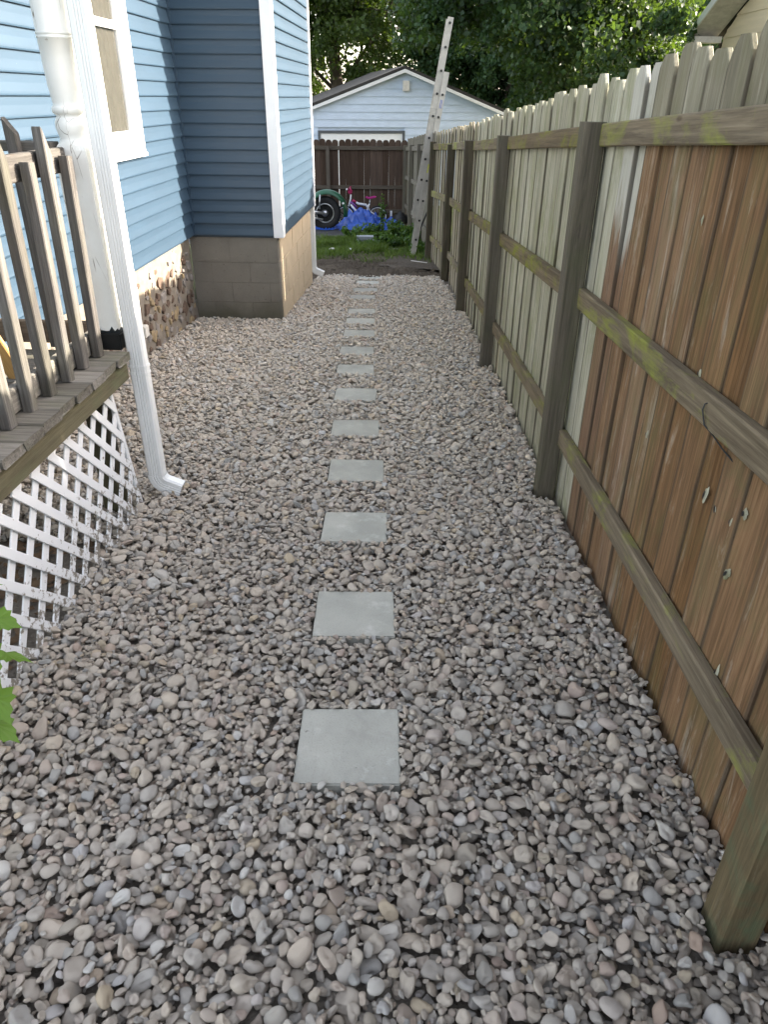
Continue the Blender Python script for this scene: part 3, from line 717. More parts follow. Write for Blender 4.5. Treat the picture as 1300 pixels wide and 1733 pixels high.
# ------------------------------------------------------------------ gravel: stones dropped one by one on a height field
CS = .005; GX0, GX1, GY0, GY1 = -2.10, 1.06, .15, 10.75
nx, ny = int((GX1 - GX0) / CS), int((GY1 - GY0) / CS)
H = np.full((ny, nx), -.026, np.float32)          # heights relative to the sloping plane
def ix(x): return int((x - GX0) / CS)
def iy(y): return int((y - GY0) / CS)
YY = GY0 + (np.arange(ny) + .5) * CS; XX = GX0 + (np.arange(nx) + .5) * CS
gx_, gy_ = np.meshgrid(XX, YY)
V_ = (gx_ - HX) * hc - (gy_ - HY) * hs; U_ = (gx_ - HX) * hs + (gy_ - HY) * hc
edge_r = np.interp(YY, [.15, .9, 1.2, 1.6, 2.2, 3.0, 3.3, 5, 8, 10.8], [1.05, .97, .872, .862, .868, .852, .862, .868, .862, .74]) + .012 * np.sin(YY * 19) + .01 * np.sin(YY * 43)
far_e = 10.50 + .03 * np.sin(XX * 9) + .02 * np.sin(XX * 23)
ok = (gx_ < edge_r[:, None]) & (gy_ < far_e[None, :]) & ~((U_ > -.005) & (V_ < .905)) & (V_ > .012) & ~((U_ < -4.75) & (V_ < .945 + .055 * (-4.75 - U_) + .012 * np.sin(U_ * 30)))
for (x, y) in PV:
    H[iy(y - .004):iy(y + .309), ix(x - .156):ix(x + .156)] = .012
    H[iy(y + .008):iy(y + .300), ix(x - .150):ix(x + .150)] = .5
for y in PY: H[max(0, iy(y - .05)):iy(y + .05), ix(fx(y) - .095):ix(fx(y) + .005)] = .5
for (v_, u_, h_) in ((.985, -4.235, .05),): pass
H[~ok] = np.where(H[~ok] > .1, H[~ok], H[~ok])
lim = (-.012 - .004 * np.exp(-((gy_ - .76) / .05) ** 2) * (gx_ < .1) + .005 * np.sin(gx_ * 5.1 + 1) * np.sin(gy_ * 3.7) + .003 * np.sin(gx_ * 13 + gy_ * 9)).astype(np.float32)
NSTONE = 110000
NT_ = 330000
P = []
rr = np.random.default_rng(5)
qx = rr.uniform(GX0 + .05, GX1 - .05, NT_); qy = GY0 + .05 + (GY1 - GY0 - .1) * rr.uniform(0, 1, NT_)
yaws = rr.uniform(0, 2 * np.pi, NT_); tlx = rr.normal(0, .42, NT_); tly = rr.normal(0, .42, NT_)
NB_ = int(NSTONE * 1.15)
la = np.clip(np.exp(rr.normal(math.log(.0160), .33, NT_)), .0068, .036); lb = rr.uniform(.62, .92, NT_); lc = rr.uniform(.46, .78, NT_)
jx = rr.uniform(-.014, .014, (NT_, 4)); jy = rr.uniform(-.014, .014, (NT_, 4))
n_try = 0
for i in range(NT_):
    if len(P) >= NSTONE: break
    x, y = qx[i], qy[i]; a = la[i]
    b0 = (9, x, y)
    for k in range(4):
        xx, yy2 = x + jx[i, k], y + jy[i, k]; r_, c_ = int((yy2 - GY0) / CS), int((xx - GX0) / CS)
        if ok[r_, c_] and H[r_, c_] < b0[0]: b0 = (H[r_, c_], xx, yy2)
    if i > NB_ and i % 2 == 0:
        a = la[i] = .0068 + (i % 7) * .0005
    hh, x, y = b0
    if hh > 1: continue
    r0, c0 = int((y - GY0) / CS), int((x - GX0) / CS)
    if hh > lim[r0, c0] - (.001 if a > .011 else -.003): continue
    b, c = a * lb[i], a * lc[i] * lb[i]
    cy, sy = math.cos(yaws[i]), math.sin(yaws[i]); cx, sx = math.cos(tlx[i]), math.sin(tlx[i]); cz, sz = math.cos(tly[i]), math.sin(tly[i])
    Rz = np.array([[cy, -sy, 0], [sy, cy, 0], [0, 0, 1]]); Ry = np.array([[cz, 0, sz], [0, 1, 0], [-sz, 0, cz]]); Rx = np.array([[1, 0, 0], [0, cx, -sx], [0, sx, cx]])
    Rm = Rz @ Ry @ Rx; Q = Rm @ np.diag([1 / a ** 2, 1 / b ** 2, 1 / c ** 2]) @ Rm.T
    n_ = int(a / CS) + 1; r1, r2, c1, c2 = r0 - n_, r0 + n_ + 1, c0 - n_, c0 + n_ + 1
    if r1 < 0 or c1 < 0 or r2 > ny or c2 > nx: continue
    dy = YY[r1:r2, None] - y; dx = XX[None, c1:c2] - x
    lin = Q[0, 2] * dx + Q[1, 2] * dy; D = lin * lin - Q[2, 2] * (Q[0, 0] * dx * dx + 2 * Q[0, 1] * dx * dy + Q[1, 1] * dy * dy - 1)
    msk = D > .10 * Q[2, 2]
    if msk.sum() < 3: continue
    sq = np.sqrt(np.where(msk, D, 0)); bot = (-lin - sq) / Q[2, 2]; topz = (-lin + sq) / Q[2, 2]
    sub = H[r1:r2, c1:c2]; need = (sub - bot)[msk]
    z = float(np.partition(need, int(len(need) * .86))[int(len(need) * .86)])
    if z > .026 or sub[msk].max() > .3: continue
    H[r1:r2, c1:c2] = np.where(msk, np.maximum(sub, z + topz), sub)
    P.append((x, y, z - S * y, tlx[i], tly[i], yaws[i], a, b, c))
P = np.array(P)
print('stones', len(P))
def rock_proto(seed):
    r_ = np.random.default_rng(seed); bm = bmesh.new(); bmesh.ops.create_icosphere(bm, subdivisions=3, radius=1.0)
    co = np.array([v.co[:] for v in bm.verts]); n = co / np.linalg.norm(co, axis=1)[:, None]
    rad = np.full(len(n), 1.0)
    kk = r_.integers(5, 12)
    pn = r_.normal(size=(kk, 3)); pn /= np.linalg.norm(pn, axis=1)[:, None]; pd = r_.uniform(.52, .94, kk)
    sharp = r_.choice([12, 20, 34])
    acc = np.zeros(len(n)) + 1.0
    for a, d in zip(pn, pd): acc += np.maximum(n @ a, 0) ** sharp * 0 + np.exp(sharp * (np.maximum(n @ a, 0) / d - 1))
    rad = 1 - np.log(acc) / sharp * .95
    w = r_.normal(size=(5, 3)) * 2.0; ph = r_.uniform(0, 6, 5)
    for a, p in zip(w, ph): rad += .028 * np.sin(n @ a + p)
    co = n * rad[:, None]; co /= np.abs(co).max(axis=0)[None, :]
    for v, c in zip(bm.verts, co): v.co = c
    me = bpy.data.meshes.new('pebble'); bm.to_mesh(me); bm.free(); me.polygons.foreach_set('use_smooth', [True] * len(me.polygons)); me.materials.append(M['pebble'])
    return me
NP = 28
protos = [rock_proto(s) for s in range(NP)]
pc = bpy.data.collections.new('pebble_shapes')
for i, me in enumerate(protos):
    o = bpy.data.objects.new('pebble_shape_%02d' % i, me); pc.objects.link(o)
pid = rr.integers(0, NP, len(P))
# the 300 that show largest: near, lying on top
fw = Vector((0, math.cos(R(30.05)), -math.sin(R(30.05))))
dist = P[:, 1] * fw.y + (P[:, 2] - 1.6) * fw.z
zi = P[:, 2] + S * P[:, 1]
px_ = P[:, 0] / dist * 1215 + 650; py_ = 866 - ((P[:, 1] * math.sin(R(30.05)) + (P[:, 2] - 1.6) * math.cos(R(30.05))) / dist) * 1215
score = np.where((px_ > 5) & (px_ < 1295) & (py_ < 1728) & (zi > -.012), P[:, 6] / dist, 0)
near = set(np.argsort(-score)[:300].tolist())
rest = np.array([i for i in range(len(P)) if i not in near])
gm_ = bpy.data.meshes.new('gravel'); gm_.from_pydata([tuple(p) for p in P[rest, :3]], [], []); gm_.materials.append(M['pebble'])
for nm, cols in (('rot', (3, 4, 5)), ('scl', (6, 7, 8))):
    at = gm_.attributes.new(nm, 'FLOAT_VECTOR', 'POINT'); at.data.foreach_set('vector', P[rest][:, cols].astype(np.float32).ravel())
at = gm_.attributes.new('idx', 'INT', 'POINT'); at.data.foreach_set('value', pid[rest].astype(np.int32))
gravel = bpy.data.objects.new('gravel', gm_); COL.objects.link(gravel); tag(gravel, 'grey and tan rounded river gravel filling the side yard between house and fence', kind='stuff')
ng = bpy.data.node_groups.new('gravel_spread', 'GeometryNodeTree')
ng.interface.new_socket('Geometry', in_out='INPUT', socket_type='NodeSocketGeometry'); ng.interface.new_socket('Geometry', in_out='OUTPUT', socket_type='NodeSocketGeometry')
gi, go = ng.nodes.new('NodeGroupInput'), ng.nodes.new('NodeGroupOutput'); ci = ng.nodes.new('GeometryNodeCollectionInfo'); ci.inputs['Collection'].default_value = pc
ci.inputs['Separate Children'].default_value = True; ci.inputs['Reset Children'].default_value = True
ip = ng.nodes.new('GeometryNodeInstanceOnPoints'); ip.inputs['Pick Instance'].default_value = True
def nattr(n_, ty):
    q = ng.nodes.new('GeometryNodeInputNamedAttribute'); q.data_type = ty; q.inputs['Name'].default_value = n_; return [o for o in q.outputs if o.enabled][0]
L_ = ng.links.new
L_(gi.outputs[0], ip.inputs['Points']); L_(ci.outputs[0], ip.inputs['Instance']); L_(nattr('idx', 'INT'), ip.inputs['Instance Index'])
L_(nattr('rot', 'FLOAT_VECTOR'), ip.inputs['Rotation']); L_(nattr('scl', 'FLOAT_VECTOR'), ip.inputs['Scale']); L_(ip.outputs[0], go.inputs[0])
mo = gravel.modifiers.new('spread', 'NODES'); mo.node_group = ng
for i in near:
    p = P[i]; o = inst('pebble', protos[pid[i]], gravel, Matrix.Translation(p[:3]) @ Euler(p[3:6], 'XYZ').to_matrix().to_4x4() @ Matrix.Diagonal((*p[6:9], 1)))

# ------------------------------------------------------------------ garage
GR = R(9)
ga = empty('garage', (.48, 25.0, gz(25)), GR, label='pale blue-grey gabled garage with dark shingle roof behind the back fence', cat='garage'); g0 = gz(25)
half, pk_z, ev_z = 3.05, 2.30 - g0, 1.22 - g0
z = .2; 
while z < pk_z - .03:
    zt = min(z + .205, pk_z - .02); hw = half if z < ev_z else half * (pk_z - z) / (pk_z - ev_z); hw2 = half if zt < ev_z else max(.02, half * (pk_z - zt) / (pk_z - ev_z))
    mm = MB()
    def seg_(xa, xb, xc, xd): mm.add([(xa, -.022, z), (xb, -.022, z), (xc, -.004, zt), (xd, -.004, zt), (xa, .03, z), (xb, .03, z), (xc, .03, zt), (xd, .03, zt)], [(0, 1, 2, 3), (4, 7, 6, 5), (0, 4, 5, 1), (3, 2, 6, 7), (0, 3, 7, 4), (1, 5, 6, 2)])
    if z < 2.12: seg_(-half, -2.62, -2.62, -half); seg_(.04, half, half, .04)
    else: seg_(-hw, hw, hw2, -hw2)
    mm.obj('siding_board', M['garage'], ga); z += .205
m = MB(); m.box((-half + .01, .032, 0), (half - .01, 6.9, ev_z)); m.prism([(-half + .02, ev_z), (half - .02, ev_z), (0, pk_z - .02)], .033, 6.89); m.obj('wall', M['garage'], ga)
dz_ = (pk_z - ev_z) / half
for sgn in (-1, 1):
    o = MB().prism([(0, pk_z + .10), (sgn * (half + .25), ev_z - .25 * dz_ + .10), (sgn * (half + .25), ev_z - .25 * dz_ + .02), (0, pk_z + .02)], -.14, 7.05).obj('roof', M['shingle'], ga)
    MB().prism([(0, pk_z + .015), (sgn * (half + .25), ev_z - .25 * dz_ + .015), (sgn * (half + .25), ev_z - .25 * dz_ - .07), (0, pk_z - .075)], -.145, -.118).obj('gable_trim', M['whitetrim'], ga)
d = MB().box((-2.56, .0, .05), (-.02, .03, 2.08)).obj('door', M['whitetrim'], ga)
for i in range(4):
    for j in range(4): MB().box((-2.53 + i * .635, -.008, .12 + j * .50), (-1.93 + i * .635, -.001, .57 + j * .50)).obj('panel', M['whitetrim'], d, bevel=.003)
m = MB(); m.box((-2.63, -.03, .05), (-2.565, .02, 2.16)); m.box((-.015, -.03, .05), (.05, .02, 2.16)); m.box((-2.563, -.03, 2.085), (-.017, .02, 2.16)); m.obj('door_frame', plain('dark_trim', (.08, .09, .10), .6), ga)
MB().box((-.05, -.12, pk_z - .55), (.14, -.024, pk_z - .28)).obj('lamp_box', M['soffit'], ga, bevel=.01)
# ------------------------------------------------------------------ neighbour's house over the fence
nh = empty('cream_house', (7.0, 13.78, gz(14)), label='cream sided house gable with white window seen above the right fence', cat='house'); NB = Vector(nh.location)
zz0 = 2.71 - .36 * 12 - NB.z; hy = 4.15; nev = 2.86 - NB.z; nsl = .46
for i in range(24):
    z = zz0 + i * .36; zt = z + .365
    def hw_(q): return hy if q < nev else max(.02, hy - (q - nev) / nsl)
    if hy - (z - nev) / nsl < .1 and z > nev: break
    a, b = hw_(z), hw_(zt); cuts = [(-a, a, -b, b)]
    if 2.15 - NB.z < zt and z < 3.5 - NB.z: cuts = [(-a, .78, -b, .78), (2.05, a, 2.05, b)]
    for (p, q, s_, t_) in cuts:
        MB().add([(-.022, p, z), (-.022, q, z), (-.004, t_, zt), (-.004, s_, zt), (.03, p, z), (.03, q, z), (.03, t_, zt), (.03, s_, zt)], [(0, 3, 2, 1), (4, 5, 6, 7), (0, 1, 5, 4), (3, 7, 6, 2), (0, 4, 7, 3), (1, 2, 6, 5)]).obj('siding_board', M['yellow'], nh)
m = MB(); m.box((.032, -hy, 0), (7.0, hy, nev)); m.prism([(-hy, nev), (hy, nev), (0, nev + hy * nsl)], .033, 6.9, 'X'); m.obj('wall', M['yellow'], nh)
for sgn in (-1, 1):
    ye, ze = sgn * (hy + .38), nev - .38 * nsl
    MB().prism([(0, nev + hy * nsl + .16), (ye, ze + .16), (ye, ze + .07), (0, nev + hy * nsl + .07)], -.60, 7.2, 'X').obj('roof', M['shingle'], nh)
    MB().prism([(0, nev + hy * nsl + .175), (ye, ze + .175), (ye, ze + .01), (0, nev + hy * nsl + .01)], -.63, -.602, 'X').obj('rake_board', M['white'], nh)
    MB().prism([(0, nev + hy * nsl + .068), (ye, ze + .068), (ye, ze + .04), (0, nev + hy * nsl + .04)], -.60, -.025, 'X').obj('soffit', M['soffit'], nh)
    MB().box((-.598, min(sgn * (hy + .03), ye), ze - .05), (-.03, max(sgn * (hy + .03), ye), ze + .06)).obj('eave_return', M['soffit'], nh)
nw = MB(); nw.box((-.06, .80, 2.15 - NB.z), (.02, .92, 3.45 - NB.z)); nw.box((-.06, 1.90, 2.15 - NB.z), (.02, 2.03, 3.45 - NB.z)); nw.box((-.06, .921, 2.15 - NB.z), (.02, 1.899, 2.27 - NB.z)); nw.box((-.06, .921, 3.33 - NB.z), (.02, 1.899, 3.45 - NB.z)); nw.box((-.04, .921, 2.78 - NB.z), (.02, 1.899, 2.83 - NB.z))
wo = nw.obj('window', M['whitetrim'], nh, bevel=.004)
MB().box((.0, .921, 2.271 - NB.z), (.012, 1.899, 3.329 - NB.z)).obj('pane', M['darkglass'], wo)

# ------------------------------------------------------------------ ladder
la_ = empty('ladder', (.36, 12.95, gz(13)), label='aluminium extension ladder leaning to the right against the fence post', cat='ladder'); LB = Vector(la_.location)
foot = Vector((.36, 12.95, gz(12.95) + .0)); topv = Vector((.915, 12.95, 2.62)); axis = (topv - foot).normalized(); Lb = (topv - foot).length
perp = Vector((axis.z, 0, -axis.x))                    # toward the fence, across the rails
def rail_at(name, y, off, a, b, w=.084):
    """C-section side rail"""
    p0 = foot + axis * a + perp * off; p0.y = y; Mx = along(p0 - LB, p0 - LB + axis, perp)
    L = b - a; m = MB(); h = w / 2
    s1 = 1 if y < 12.95 else -1
    m.box((-h, -.002, 0), (h, .002, L)); m.box((-h, -.006, 0), (-h + .010, -.0021, L)); m.box((h - .010, -.006, 0), (h, -.0021, L)); m.box((-.006, -.005, 0), (.006, -.0021, L)); m.box((-h, .0021, 0), (-h + .004, .028, L)); m.box((h - .004, .0021, 0), (h, .028, L))
    o = m.obj(name, M['alu'], la_); o.matrix_local = Mx; return o
SL = Lb * .965
for (y, s_) in ((12.74, 0), (13.16, 0)):
    rail_at('side_rail', y, .085, .02, Lb * .80); rail_at('fly_rail', y + (.018 if y < 13 else -.018), .0, .62, Lb)
for k in range(11):
    d_ = .30 + .305 * k
    if d_ < Lb * .80: 
        p = foot + axis * d_ + perp * .085; m = MB().tube([(p.x - LB.x, 12.728 - LB.y, p.z - LB.z), (p.x - LB.x, 13.17 - LB.y, p.z - LB.z)], .016, 8); m.obj('rung', M['alu'], la_, True)
        MB().tube([(p.x - LB.x, 12.733 - LB.y, p.z - LB.z), (p.x - LB.x, 12.722 - LB.y, p.z - LB.z)], .019, 8).obj('rung_end', M['black'], la_)
    if d_ > .62:
        p = foot + axis * d_; m = MB().tube([(p.x - LB.x, 12.748 - LB.y, p.z - LB.z), (p.x - LB.x, 13.15 - LB.y, p.z - LB.z)], .016, 8); m.obj('rung', M['alu'], la_, True)
        MB().tube([(p.x - LB.x, 12.753 - LB.y, p.z - LB.z), (p.x - LB.x, 12.740 - LB.y, p.z - LB.z)], .019, 8).obj('rung_end', M['black'], la_)
def sticker(off, d_, w, h, mat):
    p0 = foot + axis * d_ + perp * off; p0.y = 12.7365; o = MB().box((-w / 2, 0, 0), (w / 2, .001, h)).obj('sticker', mat, la_); o.matrix_local = along(p0 - LB, p0 - LB + axis, perp)
sticker(.085, 1.33, .05, .13, M['yellowstick']); sticker(.085, 2.25, .03, .12, M['tarp'])
for y in (12.74, 13.16):
    p = foot + perp * .085; MB().box((p.x - LB.x - .05, y - LB.y - .02, -.03), (p.x - LB.x + .05, y - LB.y + .04, .03)).obj('foot', M['black'], la_, bevel=.006)
bp = empty('black_pole', (.50, 13.5, gz(13.5)), label='thin black pole leaning on the fence beside the ladder foot', cat='pole')
MB().tube([(-.09, -.3, .0), (.215, -.42, .78)], .013, 8).obj('pole', M['black'], bp, True)

# ------------------------------------------------------------------ scooter, bicycle, tarp
def gp(x, y, dz=0.0): return (x, y, gz(y) - .045 + dz)
sc_ = empty('motor_scooter', gp(-1.42, 17.7), R(3), label='old green motor scooter with fat black tyre standing beside the blue tarp', cat='scooter')
wr_ = .36
wl_ = empty('wheel', (0, 0, wr_)); wl_.parent = sc_
m = MB(); prof = [(.205, -.05), (.235, -.075), (.32, -.085), (.352, -.055), (.36, 0), (.352, .055), (.32, .085), (.235, .075), (.205, .05), (.205, -.05)]
m.lathe(prof, 40, axis='Y'); m.obj('tyre', M['rubber'], wl_, True)
m = MB(); m.lathe([(.188, -.055), (.207, -.062), (.212, -.052), (.200, -.04), (.188, -.03), (.188, -.055)], 40, axis='Y'); m.obj('rim', M['chrome'], wl_, True)
MB().lathe([(.0, .03), (.2, .03), (.2, .035), (0, .035)], 32, axis='Y').obj('wheel_disc', M['black'], wl_)
m = MB()
for k in range(7):
    a = 2 * math.pi * k / 7; m.tube([(.05 * math.cos(a), -.02, .05 * math.sin(a)), (.195 * math.cos(a + .12), -.035, .195 * math.sin(a + .12))], .010, 6)
m.obj('spokes', M['black'], wl_)
MB().lathe([(0, -.13), (.035, -.128), (.055, -.11), (.075, -.085), (.078, -.03), (0, -.02)], 24, axis='Y').obj('hub', M['chrome'], wl_, True)
m = MB(); m.tube([(.0, -.12, wr_), (-.30, -.15, wr_ + .05), (-.85, -.16, wr_ + .10)], [.03, .036, .03], 10); m.obj('exhaust_pipe', M['chrome'], sc_, True)
# mudguard: arched shell
v = []; f = []; A_ = 22; Bn = 8
for i in range(A_ + 1):
    a = R(140 - 150 * i / A_); rad_ = .43 + .05 * math.sin(i / A_ * math.pi) + .06 * (i / A_)
    for j in range(Bn + 1):
        b = -1 + 2 * j / Bn; yy_ = .13 * b; rd = rad_ - .09 * b * b
        v.append((rad_ / rad_ * rd * math.cos(a) * (1.05 if a < 1.5 else 1), yy_, wr_ + rd * math.sin(a)))
for i in range(A_):
    for j in range(Bn): a = i * (Bn + 1) + j; f.append((a, a + 1, a + Bn + 2, a + Bn + 1))
o = mesh_obj('mudguard', v, f, M['greenpaint'], sc_, True); o.modifiers.new('t', 'SOLIDIFY').thickness = .006
MB().lathe([(0, -.02), (.022, -.018), (.024, 0), (0, 0)], 16, (.42, -.13, wr_ + .22), 'Y').obj('reflector', M['whitetrim'], sc_)
m = MB(); m.tube([(-.12, -.14, wr_ + .10), (-.10, -.14, wr_ + .40)], .014, 8); m.obj('shock_absorber', M['chrome'], sc_, True)
m = MB(); m.box((-1.3, -.16, .30), (-.30, .14, .62)); m.box((-1.15, -.13, .62), (-.12, .12, .70)); m.obj('body', M['black'], sc_, bevel=.04)
m = MB(); m.tube([(-1.2, 0, .30), (-1.25, 0, .9), (-1.4, 0, 1.0)], .03, 10); m.tube([(-1.4, -.3, 1.0), (-1.4, .3, 1.0)], .02, 8); m.obj('handlebar', M['black'], sc_, True)
m = MB(); m.lathe(prof, 32, (-1.45, 0, wr_), 'Y'); m.obj('tyre', M['rubber'], sc_, True)
m = MB(); m.tube([(-.55, -.17, .32), (-.05, -.16, .24)], .022, 8); m.obj('swing_arm', M['chrome'], sc_, True)

bk = empty('child_bicycle', gp(-1.02, 18.4), R(-2), label='small white child bicycle with pink saddle and handlebar half under the tarp', cat='bicycle')
def ring(c, r_, t_, n=30): return [(c[0] + r_ * math.cos(2 * math.pi * k / n), c[1], c[2] + r_ * math.sin(2 * math.pi * k / n)) for k in range(n)]
for cx_ in (.02, .80):
    w_ = empty('wheel', (cx_, 0, .24)); w_.parent = bk
    MB().tube(ring((0, 0, 0), .225, 0), .020, 8, closed=True).obj('tyre', M['rubber'], w_, True)
    MB().tube(ring((0, 0, 0), .200, 0), .009, 6, closed=True).obj('rim', M['whitetrim'], w_, True)
    m = MB()
    for k in range(12): a = math.pi * k / 6; m.tube([(0, .012 * (-1) ** k, 0), (.2 * math.cos(a), 0, .2 * math.sin(a))], .0018, 4)
    m.obj('spokes', M['chrome'], w_)
m = MB(); m.tube([(.20, 0, .60), (.34, 0, .52), (.52, 0, .50), (.62, 0, .36)], [.022, .026, .026, .022], 10); m.tube([(.16, 0, .50), (.42, 0, .22)], .022, 10); m.tube([(.60, 0, .52), (.50, 0, .22)], .018, 10); m.tube([(.62, 0, .36), (.80, 0, .24)], .014, 8); m.obj('frame', M['whitetrim'], bk, True)
MB().tube([(.16, -.001, .56), (.24, -.001, .50), (.30, 0, .42)], .0245, 10).obj('frame_band', M['violet'], bk, True)
MB().tube([(.20, -.002, .60), (.29, -.002, .548)], .0265, 10).obj('frame_band', M['redpaint'], bk, True)
MB().tube([(.10, 0, .42), (.16, 0, .62), (.17, 0, .72)], .018, 8).obj('head_tube', M['whitetrim'], bk, True)
m = MB(); m.tube([(.17, 0, .72), (.16, 0, .80), (.11, -.16, .86), (.10, -.24, .86)], .013, 8); m.tube([(.16, 0, .80), (.13, .16, .86), (.16, .24, .86)], .013, 8); m.obj('handlebar', M['redpaint'], bk, True)
MB().box((.10, -.05, .73), (.20, .05, .84)).obj('handlebar_pad', M['redpaint'], bk, bevel=.02)
MB().tube([(.10, -.24, .86), (.095, -.32, .86)], .018, 8).obj('grip', M['whitetrim'], bk, True)
MB().tube([(.60, 0, .50), (.62, 0, .62)], .012, 8).obj('seat_post', M['chrome'], bk, True)
m = MB(); m.prism([(.50, .66), (.60, .625), (.76, .66), (.78, .685), (.70, .69), (.60, .665), (.52, .685)], -.05, .05); m.obj('saddle', M['purple'], bk, bevel=.015)

# tarp: crumpled sheet draped over a heap
v = []; f = []; NX, NY = 120, 70; r9 = np.random.default_rng(3)
dirs = r9.uniform(0, np.pi, 14); frq = r9.uniform(6, 22, 14); ph = r9.uniform(0, 6, 14); amp = r9.uniform(.01, .03, 14)
for j in range(NY + 1):
    for i in range(NX + 1):
        s_, t_ = i / NX, j / NY; x = -.10 + 1.62 * s_ ; y = 1.35 * t_
        e = min(1, 5 * s_, 6 * (1 - s_), 5 * t_, 5 * (1 - t_)); e = max(0, e) ** .8
        hgt = .27 * math.exp(-((s_ - .38) / .27) ** 2) + .10 * math.exp(-((s_ - .08) / .2) ** 2) + .10 * math.exp(-((s_ - .9) / .12) ** 2)
        w_ = 0
        for a, q, p, am in zip(dirs, frq, ph, amp): w_ += am * (1 - 2 * abs(((q * (x * math.cos(a) + y * math.sin(a)) + p + 1.2 * math.sin(3 * x + 2 * y)) / math.pi) % 1 - .5) * 2)
        hz_ = e * (hgt * (.55 + .6 * math.sin(min(1, t_ * 1.6) * math.pi / 2)) + w_ * .9 + .03)
        v.append((x + .05 * math.sin(9 * t_ + 4 * s_) * (1 - e), y + .07 * math.sin(8 * s_) * (1 - e), max(.004, hz_)))
for j in range(NY):
    for i in range(NX): a = j * (NX + 1) + i; f.append((a, a + 1, a + NX + 2, a + NX + 1))
tp = mesh_obj('tarp', v, f, M['tarp'], None, True, gp(-1.02, 17.55)); tp.rotation_euler = (-sl, 0, R(6)); tag(tp, 'crumpled bright blue tarp heaped over things by the scooter wheel', 'tarp')
tp2 = mesh_obj('tarp', [(x * .36, y * .5, z * .5 + .01) for x, y, z in v], f, M['tarp'], None, False, gp(-1.75, 17.6)); tp2.rotation_euler = (-sl, 0, R(-8)); tag(tp2, 'small blue tarp end sticking out left of the scooter wheel', 'tarp')
bn = empty('black_bin_bag', gp(.34, 19.0), label='dark bag and white post tucked behind the right end of the tarp', cat='bag')
m = MB(); m.lathe([(.0, .0), (.20, .02), (.22, .10), (.16, .22), (.06, .29), (.02, .32), (0, .325)], 14); o = m.obj('bag', M['black'], bn, True)
MB().box((-.26, -.12, 0), (-.21, -.08, .34)).obj('white_post', M['whitetrim'], bn, bevel=.004)

# block and small debris in the grass
cb = MB(); cb.box((-.20, -.10, 0), (.20, .10, .14)); o = cb.obj('concrete_block', plain('grey_block', (.27, .29, .32), .9), loc=(-.40, 15.15, gz(15.15) - .06), bevel=.006); o.rotation_euler = (0, 0, R(4)); tag(o, 'grey concrete block lying in the grass before the tarp', 'block')
for (x, y, s_, mt, lb_) in ((-.62, 13.55, .055, 'whitetrim', 'white lump of rubble at the edge of the grass'), (-.34, 13.5, .07, 'soffit', 'tan flat rock beside the white rubble at the grass edge'), (-.98, 13.6, .05, 'soffit', 'pale flat stone left of the white rubble')):
    o = mesh_obj('rock', [tuple(c.co) for c in protos[int(x * -10) % NP].vertices], [tuple(p.vertices) for p in protos[0].polygons], M[mt], None, True, (x, y, gz(y) + .0)); o.scale = (s_ * 1.3, s_, s_ * .6); tag(o, lb_, 'stone')
o = MB().box((-.17, -.012, 0), (.17, .012, .02)).obj('wood_scrap', M['soffit'], loc=(.08, 13.9, gz(13.9) - .03), bevel=.003); o.rotation_euler = (0, 0, R(-5)); tag(o, 'thin pale wooden scrap lying in the grass by the ladder', 'wood')
o = MB().box((-.15, -.006, 0), (.15, .006, .01)).obj('stick', M['soffit'], loc=(.52, 11.9, gz(11.9) + .02)); o.rotation_euler = (0, 0, R(-35)); tag(o, 'thin pale stick on the dark soil near the fence', 'stick')

# ------------------------------------------------------------------ vegetation
def tris_obj(name, V, F, mat, parent=None):
    me = bpy.data.meshes.new(name); nv, nf = len(V), len(F); k = F.shape[1]
    me.vertices.add(nv); me.vertices.foreach_set('co', V.astype(np.float32).ravel())
    me.loops.add(nf * k); me.loops.foreach_set('vertex_index', F.astype(np.int32).ravel())
    me.polygons.add(nf); me.polygons.foreach_set('loop_start', np.arange(0, nf * k, k, dtype=np.int32))
    me.update(calc_edges=True); me.materials.append(mat)
    o = bpy.data.objects.new(name, me); COL.objects.link(o); o.parent = parent; return o
def leaves(rg, C, size, droop=.4, up=.5):
    """kite-shaped folded leaves at the points C"""
    n = len(C); d = rg.normal(size=(n, 3)); d[:, 2] -= droop; d /= np.linalg.norm(d, axis=1)[:, None]
    nn = rg.normal(size=(n, 3)); nn[:, 2] += up; s = np.cross(d, nn); s /= np.linalg.norm(s, axis=1)[:, None]; q = np.cross(s, d)
    L = size * rg.uniform(.6, 1.25, (n, 1)); w = L * rg.uniform(.32, .5, (n, 1))
    V = np.empty((n, 4, 3)); V[:, 0] = C; V[:, 1] = C + d * L * .5 + s * w + q * L * .12; V[:, 2] = C + d * L; V[:, 3] = C + d * L * .5 - s * w + q * L * .12
    i = np.arange(n)[:, None] * 4; F = np.concatenate([i + np.array([0, 1, 2]), i + np.array([0, 2, 3])])
    return V.reshape(-1, 3), F
